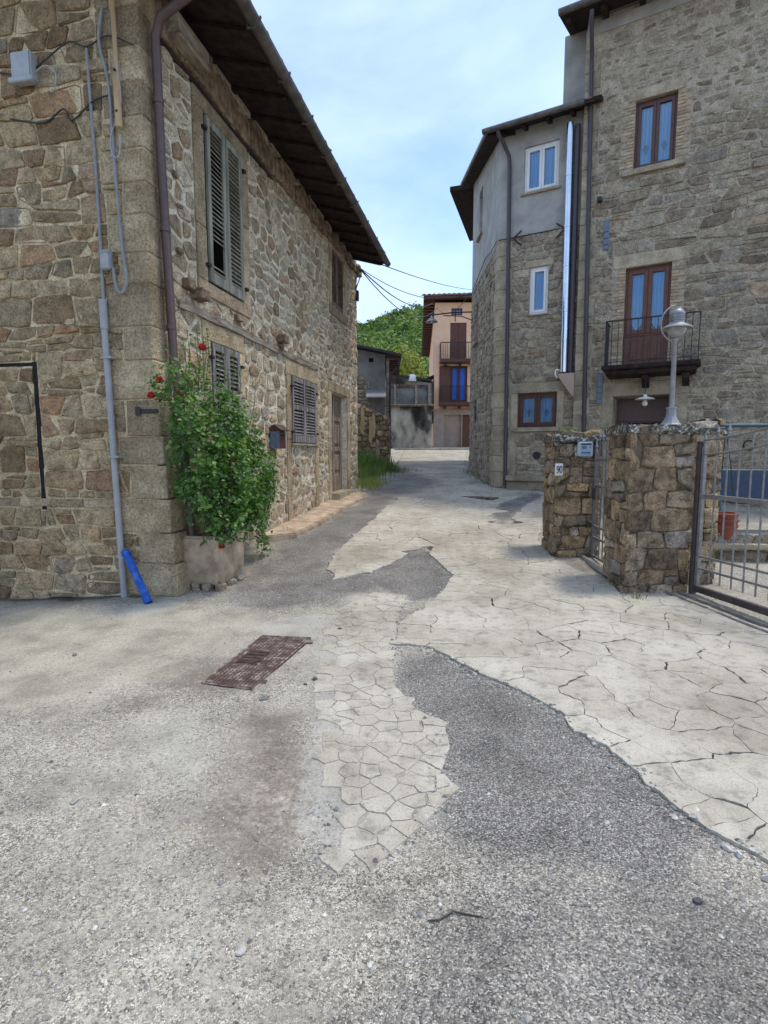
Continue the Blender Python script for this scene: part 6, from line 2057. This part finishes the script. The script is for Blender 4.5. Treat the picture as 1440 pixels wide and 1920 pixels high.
def cables():
    def cat(label, a, b, sag, r=.012):
        a, b = V(a), V(b)
        pts = []
        for k in range(25):
            s = k / 24
            q = a.lerp(b, s)
            q.z -= sag * 4 * s * (1 - s)
            pts.append(q)
        tag(MB().tube(pts, r, 5).build('overhead_cable', 'cable_black', smooth=True), label, 'cable', 'cables across the street')
    h = LF.p(8.9, 6.33, .1)
    cat('uppermost straight overhead cable from the left house roof to the peach house', LF.p(8.6, 6.42, .35), (5.3, 34.2, 11.3), .15, .013)
    cat('overhead cable sagging in the middle of the three from the left house', h, (3.0, 34.4, 10.6), .55, .018)
    cat('second overhead cable close under the middle one', h, (3.2, 34.5, 10.3), .85, .015)
    cat('lowest and deepest sagging overhead cable from the left house', h, (2.86, 19.2, 6.9), .42, .010)
    cat('cable running along the upper wall of the peach house to the corner house', (3.2, 34.4, 10.3), (2.95, 19.4, 7.0), .5, .012)
    b = thing('cable_bracket', 'small iron cable bracket with insulators at the far corner of the left house', 'bracket', LF.p(9.0, 6.0, .03))
    MB().tube([LF.p(8.95, 5.8, .02), LF.p(8.95, 6.1, .14), LF.p(8.95, 6.38, .12)], .014, 6).build('arm', 'iron', b)
    MB().box(LF, 8.9, 9.0, 5.5, 5.75, .02, .09).build('terminal_box', 'iron', b)
    for v in (6.15, 6.33):
        MB().lathe(LF.p(8.95, v, .12), [(0, -.04), (.03, -.04), (.04, 0), (.03, .04), (0, .04)], 10).build('insulator', 'lamp_grey', b)
    pts = [CL.p(.1, 6.95, .04), CL.p(1.5, 7.02, .05), CL.p(3.0, 7.15, .05), CL.p(3.9, 7.0, .05), CL.p(4.68, 7.0, .05)]
    tag(MB().tube(pts, .012, 5).build('wall_cable', 'cable_black', smooth=True), 'black cable running up the left wall of the corner house', 'cable')
cables()

# ------------------------------------------------------------------ plants
def leaf(mb, c, n, s, rng, tone):
    """one small folded leaf"""
    n = n.normalized()
    a = n.orthogonal().normalized()
    a.rotate(Matrix.Rotation(rng.uniform(0, 6.3), 3, n))
    b = n.cross(a)
    w = s * .42
    mb.add([c - a * s * .5, c + b * w + n * s * .12, c + a * s * .55, c - b * w + n * s * .12], [(0, 1, 2), (0, 2, 3)], tone)

def rose_bush():
    rng = random.Random(151)
    zt = .05
    # stone trough
    m = MB()
    u0, u1, d0, d1 = .20, .80, .06, .60
    z0, z1 = .08, .66
    wv = []
    def ring(i, z, e): return [LF.p(u0 + i - e, z, d0 + i), LF.p(u1 - i + e, z, d0 + i), LF.p(u1 - i + e, z, d1 - i + e), LF.p(u0 + i - e, z, d1 - i + e)]
    r = [ring(.06, z0, 0), ring(0, z0 + .12, 0), ring(0, z1, .02), ring(.07, z1, .0), ring(.09, z1 - .1, 0)]
    vs_ = [q for x in r for q in x]
    fs = [(0, 1, 2, 3)]
    for k in range(4):
        fs += [(k * 4 + i, k * 4 + (i + 1) % 4, (k + 1) * 4 + (i + 1) % 4, (k + 1) * 4 + i) for i in range(4)]
    fs.append((16, 17, 18, 19))
    t = thing('stone_trough', 'worn stone trough holding the climbing rose at the house corner', 'planter', LF.p(.9, .1, .3))
    m.add(vs_, fs).build('trough', 'trough', t, bevel=.03, bseg=3, smooth=True)
    MB().box(LF, u0 + .1, u1 - .1, z1 - .16, z1 - .08, d0 + .1, d1 - .1).build('soil', 'soil', t)
    for k, (u, d, s) in enumerate(((.30, .54, .06), (.52, .55, .05), (.78, .54, .06), (.30, .25, .06), (.8, .2, .07), (.28, .4, .05))):
        q = LF.p(u, 0, d)
        zz = g(q.x, q.y)
        MB().box(LF, u - s * rng.uniform(.7, 1.5), u + s * rng.uniform(.7, 1.5), zz - .03, z0 + .03, d - s, d + s, (rng.random(), .5, .5), jit=.03, rng=rng).build('prop_stone', 'stone_right', t, bevel=.02)
    # the climbing rose: stems, foliage, blooms
    rb = thing('rose_bush', 'big leafy climbing rose with red blooms growing from the stone trough', 'rose bush', LF.p(.9, .55, .3))
    clumps = [(.70, 1.10, .50, .40, .42), (1.25, 1.30, .42, .46, .44), (.42, 1.65, .42, .38, .45), (1.05, 1.90, .36, .45, .42), (.30, 1.25, .48, .30, .40), (1.75, 1.32, .32, .44, .40), (2.25, 1.35, .24, .32, .32),
              (.05, 2.25, .34, .26, .26), (.45, 2.3, .32, .32, .26), (1.35, 2.15, .30, .32, .26), (.55, .80, .62, .30, .22), (1.15, .90, .52, .36, .30), (1.9, 1.0, .32, .34, .32), (1.6, 1.8, .30, .36, .32), (2.45, 1.1, .2, .22, .24),
              (.1, 1.9, .44, .22, .30), (.85, 2.25, .34, .30, .25), (1.5, .95, .5, .28, .3), (.8, 1.5, .55, .3, .35)]
    stems = MB()
    root = [LF.p(.4, .58, .36), LF.p(.55, .58, .4), LF.p(.7, .58, .35)]
    clumps = [(u - .34 if u < 1.6 else u - .2, v, d + .04, r, rv) for u, v, d, r, rv in clumps]
    for (u, v, d, r, rv) in clumps:
        a = rng.choice(root)
        e = LF.p(u, v + rv * .4, d)
        mid = a.lerp(e, .5) + V((rng.uniform(-.1, .1), rng.uniform(-.1, .1), rng.uniform(0, .2)))
        stems.tube([a, a.lerp(mid, .5) + V((0, 0, .05)), mid, mid.lerp(e, .5) + V((rng.uniform(-.05, .05), 0, .05)), e], [.013, .012, .010, .008, .005], 6)
    stems.tube([LF.p(.36, .5, .12), LF.p(.33, 1.2, .16), LF.p(.36, 1.8, .14), LF.p(.3, 2.3, .16)], [.022, .02, .016, .01], 7)
    # tall shoots
    tips = []
    for (u, v, d, l, lean) in ((.05, 2.3, .2, .45, -.25), (.35, 2.4, .2, .55, .02), (.75, 2.45, .2, .6, .1), (.95, 2.4, .25, .5, .05), (1.9, 1.9, .2, .75, .35), (1.55, 2.3, .22, .4, .12), (.2, 2.2, .25, .35, -.3), (2.6, 1.2, .2, .3, .3), (.6, 2.5, .2, .5, -.08), (-.02, 1.9, .25, .25, -.2), (.1, 2.3, .3, .5, .0), (.5, 2.45, .3, .5, .15), (1.2, 2.3, .3, .55, .1), (.3, 2.3, .35, .55, -.1), (1.0, 2.4, .3, .4, -.1), (-.1, 2.1, .35, .35, -.25)):
        a = LF.p(u, v, d)
        b = a + LF.u * lean * l + V((0, 0, l))
        stems.tube([a, a.lerp(b, .5) + LF.n * .03, b], [.006, .005, .003], 5)
        tips.append((a, b))
    stems.build('stems', 'bark', rb, smooth=True)
    fo = MB()
    def sprig(c, dirn, n, spread, size, base):
        for _ in range(n):
            q = c + V((rng.gauss(0, spread), rng.gauss(0, spread), rng.gauss(0, spread)))
            nn = V((rng.uniform(-1, 1), rng.uniform(-1, 1), rng.uniform(.1, 1.3))) + dirn * .7
            leaf(fo, q, nn, size * rng.uniform(.7, 1.3), rng, (min(1, max(0, base + rng.gauss(0, .16))), rng.random(), .5))
    for (u, v, d, r, rv) in clumps:
        n = int((145 if v < 2.0 else 70) * r * rv / .16)
        for _ in range(n):
            # shell-biased random point in the ellipsoid
            while True:
                x, y, z = rng.uniform(-1, 1), rng.uniform(-1, 1), rng.uniform(-1, 1)
                L = math.sqrt(x * x + y * y + z * z)
                if .25 < L < 1: break
            k = .55 + .5 * rng.random()
            p_ = LF.p(u + x / L * r * k, v + y / L * rv * k, max(.03, d + z / L * r * .75 * k))
            dirn = (LF.u * x + LF.n * z + V((0, 0, y))) / L
            young = rng.random() < .10
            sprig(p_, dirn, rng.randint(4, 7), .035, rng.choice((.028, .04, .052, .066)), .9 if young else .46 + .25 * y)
    for a, b in tips:
        for k in range(9):
            sprig(a.lerp(b, (k + .5) / 9.5), V((0, 0, .3)), 3, .03, .036, .7)
    # trailing bits: down the corner and at the foot of the trough
    for (u, v, d, n, s) in ((.05, 1.35, .18, 10, .10), (.0, 1.2, .18, 8, .08), (.1, 1.7, .2, 12, .1), (1.65, .42, .45, 22, .12), (1.75, .3, .42, 18, .10), (1.85, .5, .38, 18, .12), (1.6, .6, .45, 14, .1), (2.15, .75, .25, 14, .12)):
        for _ in range(n):
            sprig(LF.p(u + rng.gauss(0, s), v + rng.gauss(0, s), d + abs(rng.gauss(0, .05))), LF.n, 4, .03, .042, .5)
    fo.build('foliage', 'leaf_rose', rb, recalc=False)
    # blooms
    for (bx, by, bz, s) in ((-2.06, 6.40, 2.78, .06), (-2.30, 5.74, 2.33, .05), (-2.36, 5.66, 2.17, .05), (-1.80, 6.02, .56, .045), (-2.13, 5.80, 2.2, .04), (-2.02, 5.95, 1.62, .024), (-1.72, 6.3, 1.5, .02)):
        c = V((bx, by, bz))
        m = MB()
        for k in range(16):
            th = k * 2.4
            rr = s * (.25 + .75 * k / 15)
            up = s * (.8 - 1.0 * k / 15)
            o = V((math.cos(th), math.sin(th), 0))
            sd_ = V((-math.sin(th), math.cos(th), 0))
            b0 = c + o * rr * .45 - V((0, 0, s * .45))
            m.add([b0 - sd_ * s * .3, b0 + sd_ * s * .3, c + o * rr + sd_ * s * .45 + V((0, 0, up)), c + o * rr * 1.1 + V((0, 0, up + s * .12)), c + o * rr - sd_ * s * .45 + V((0, 0, up))], [(0, 1, 2, 3, 4)])
        m.build('bloom', 'rose', rb, recalc=False)
rose_bush()

def grass_patch(name, label, spots, seed, kind='stuff', mat='grass', cat='grass'):
    rng = random.Random(seed)
    mb = MB()
    for (x0, y0, sx, sy, n, h0, h1, base) in spots:
        for _ in range(n):
            x, y = x0 + rng.gauss(0, sx), y0 + rng.gauss(0, sy)
            z = zsurf(x, y) - .01
            h = rng.uniform(h0, h1)
            a = rng.uniform(0, 6.3)
            w = h * .016 + .003
            lx, ly = rng.gauss(0, .25) * h, rng.gauss(0, .25) * h
            dx, dy = math.cos(a) * w, math.sin(a) * w
            tn = (min(1, max(0, base + rng.gauss(0, .2))), rng.random(), .5)
            mb.add([(x - dx, y - dy, z), (x + dx, y + dy, z), (x + dx * .7 + lx * .4, y + dy * .7 + ly * .4, z + h * .6), (x - dx * .7 + lx * .4, y - dy * .7 + ly * .4, z + h * .6), (x + lx, y + ly, z + h)], [(0, 1, 2, 3), (3, 2, 4)], tn)
    o = mb.build(name, mat, recalc=False)
    tag(o, label, cat, kind=kind)
grass_patch('tall_weeds', 'tall green weeds and grass beyond the left house', [(-.75, 17.8, .4, .9, 1500, .12, .5, .35), (-.35, 19.2, .35, .35, 900, .15, .55, .3), (-.42, 15.4, .2, .6, 1500, .05, .2, .9), (.25, 19.2, .4, .4, 500, .06, .25, .3), (-1.0, 18.9, .4, .5, 900, .3, .9, .25)], 161, cat='weeds')
grass_patch('weeds', 'sparse weeds along the foot of the corner house wall', [(2.85, 16.2, .08, .9, 130, .04, .16, .5), (2.8, 18.2, .1, .6, 90, .05, .2, .4)], 162, cat='weeds')
grass_patch('grass_tuft', 'small grass tuft at the foot of the broad gate pillar', [(2.72, 5.78, .04, .03, 60, .03, .09, .5)], 163, kind='thing')
grass_patch('grass_tuft', 'tuft of pale dry weed at the wall foot beside the old pavement', [(-1.66, 9.05, .08, .08, 90, .05, .18, .95)], 164, kind='thing')
def cap_plant():
    rng = random.Random(165)
    mb = MB()
    for _ in range(90):
        x, y = 2.62 + rng.gauss(0, .06), 7.75 + rng.gauss(0, .04)
        h = rng.uniform(.04, .13)
        leaf(mb, V((x + rng.gauss(0, .03), y, 1.83 + h * rng.random())), V((rng.uniform(-1, 1), -1, rng.uniform(0, 1))), .03, rng, (rng.random(), .5, .5))
    tag(mb.build('wall_plant', 'grass', recalc=False), 'little green plant growing on top of the numbered pillar', 'plant')
cap_plant()

# ------------------------------------------------------------------ hill and its wood
def hill():
    rng = random.Random(171)
    xs_ = np.arange(-120, 121, 6.0)
    ys_ = np.arange(58, 330, 6.0)
    XX, YY = np.meshgrid(xs_, ys_)
    def hz_(x, y):
        t_ = np.clip((y - 60) / 150, 0, 1.4)
        crest = 43 + 3 * np.sin(x / 23 + .6) + 3 * np.sin(x / 9.1) - .03 * x
        return 1.0 + crest * np.where(t_ < 1, t_ ** 1.15, 1 - (t_ - 1) * .4)
    ZZ = hz_(XX, YY)
    n = XX.size
    id_ = np.arange(n).reshape(XX.shape)
    mb = MB()
    mb.v = [tuple(q) for q in np.stack([XX, YY, ZZ], -1).reshape(-1, 3)]
    mb.f = [tuple(q) for q in np.stack([id_[:-1, :-1], id_[:-1, 1:], id_[1:, 1:], id_[1:, :-1]], -1).reshape(-1, 4)]
    mb.t = [(.2, .5, .5)] * n
    tag(mb.build('hill', 'leaf_hill', origin=(0, 0, 0), recalc=False), kind='structure')
    nr = np.random.RandomState(9)
    nt_ = 2300
    ty_ = nr.uniform(66, 222, nt_)
    tx_ = nr.uniform(-1, 1, nt_) * (9 + ty_ * .15) + ty_ * .05
    tz_ = hz_(tx_, ty_)
    Rr = nr.uniform(1.6, 3.1, nt_); Hh = nr.uniform(4, 7.5, nt_); tone = nr.uniform(.1, .8, nt_)
    nl = 120
    th = nr.uniform(0, 2 * PI, (nt_, nl)); cz = nr.uniform(-.35, 1, (nt_, nl)); sr = np.sqrt(1 - cz ** 2)
    o = np.stack([sr * np.cos(th), sr * np.sin(th), cz], -1)
    lump = 1 + .22 * np.sin(3 * th + tone[:, None] * 40) * sr + .15 * np.sin(5 * cz * 3 + tone[:, None] * 90)
    k = nr.uniform(.7, 1.08, (nt_, nl)) * lump
    cc = np.stack([tx_[:, None] + o[..., 0] * Rr[:, None] * k, ty_[:, None] + o[..., 1] * Rr[:, None] * k, tz_[:, None] + Hh[:, None] * (.45 + .55 * o[..., 2] * k)], -1)
    keep = o[..., 1] < .45
    nn = o + nr.uniform(-.7, .7, o.shape)
    nn /= np.linalg.norm(nn, axis=-1, keepdims=True)
    ref = nr.normal(size=o.shape)
    aa = np.cross(nn, ref); aa /= np.linalg.norm(aa, axis=-1, keepdims=True)
    bb = np.cross(nn, aa)
    sz = (nr.uniform(.25, .55, (nt_, nl)) * (.6 + ty_[:, None] / 260))[..., None]
    quad = np.stack([cc - aa * sz, cc - bb * sz * .8, cc + aa * sz * .9, cc + bb * sz * .85], -2)[keep]
    tn = np.clip(tone[:, None] + nr.normal(0, .15, (nt_, nl)), 0, 1)[keep]
    nq = len(quad)
    me_ = bpy.data.meshes.new('hillside_wood')
    org = np.array([0, 100, 20.])
    me_.vertices.add(nq * 4)
    me_.vertices.foreach_set('co', (quad - org).astype(np.float32).ravel())
    me_.loops.add(nq * 4)
    me_.loops.foreach_set('vertex_index', np.arange(nq * 4, dtype=np.int32))
    me_.polygons.add(nq)
    me_.polygons.foreach_set('loop_start', np.arange(0, nq * 4, 4, dtype=np.int32))
    me_.update(calc_edges=True)
    at = me_.attributes.new('tone', 'FLOAT_COLOR', 'POINT')
    t4 = np.repeat(tn, 4)
    at.data.foreach_set('color', np.stack([t4, t4 * 0 + .5, t4 * 0 + .5, t4 * 0 + 1], -1).astype(np.float32).ravel())
    me_.materials.append(MATS['leaf_hill'])
    wood = bpy.data.objects.new('hillside_wood', me_)
    wood.location = tuple(org)
    col.objects.link(wood)
    tag(wood, 'dense green wood covering the hill behind the village', 'wood', kind='stuff')
    # the yellow-green tree below it and a few darker neighbours
    def tree(label, x, y, z0, R_, H_, mat, seed, n=420):
        r = random.Random(seed)
        t = thing('tree', label, 'tree', (x, y, z0), 'trees at the foot of the hill')
        m = MB().tube([(x, y, z0), (x + .2, y, z0 + H_ * .35), (x, y + .1, z0 + H_ * .7)], [.35, .25, .1], 8)
        for k in range(7):
            a = r.uniform(0, 6.3); l = R_ * r.uniform(.5, .85)
            p_ = V((x, y, z0 + H_ * (.3 + .06 * k)))
            m.tube([p_, p_ + V((math.cos(a) * l * .5, math.sin(a) * l * .5, l * .35)), p_ + V((math.cos(a) * l, math.sin(a) * l, l * .8))], [.13, .09, .03], 6)
        m.build('trunk', 'bark', t, smooth=True)
        cr = MB()
        lobes = [(r.uniform(-.55, .55) * R_, r.uniform(-.55, .55) * R_, H_ * r.uniform(.4, .85), R_ * r.uniform(.35, .6)) for _ in range(9)]
        for (lx, ly, lz, lr) in lobes:
            for _ in range(n // 2):
                o = V((r.gauss(0, 1), r.gauss(0, 1), r.gauss(0, 1))).normalized()
                c = V((x + lx, y + ly, z0 + lz)) + o * lr * r.uniform(.6, 1.12)
                leaf(cr, c, o + V((r.uniform(-.7, .7), r.uniform(-.7, .7), r.uniform(-.2, .8))), r.uniform(.25, .5), r, (min(1, max(0, r.gauss(.5, .22))), .5, .5))
        cr.build('crown', mat, t, recalc=False)
    tree('yellow-green tree standing behind the low sheds below the wood', 3.3, 62, 5.2, 3.4, 7.0, 'leaf_yellow', 181)
    tree('round dark green tree next to the yellow-green one, by the peach house', 6.6, 66, 4.0, 3.0, 7.5, 'leaf_hill', 182)
    tree('green tree partly hidden behind the grey shed roof', -1.6, 64, 6.0, 3.2, 8.5, 'leaf_hill', 183)
hill()
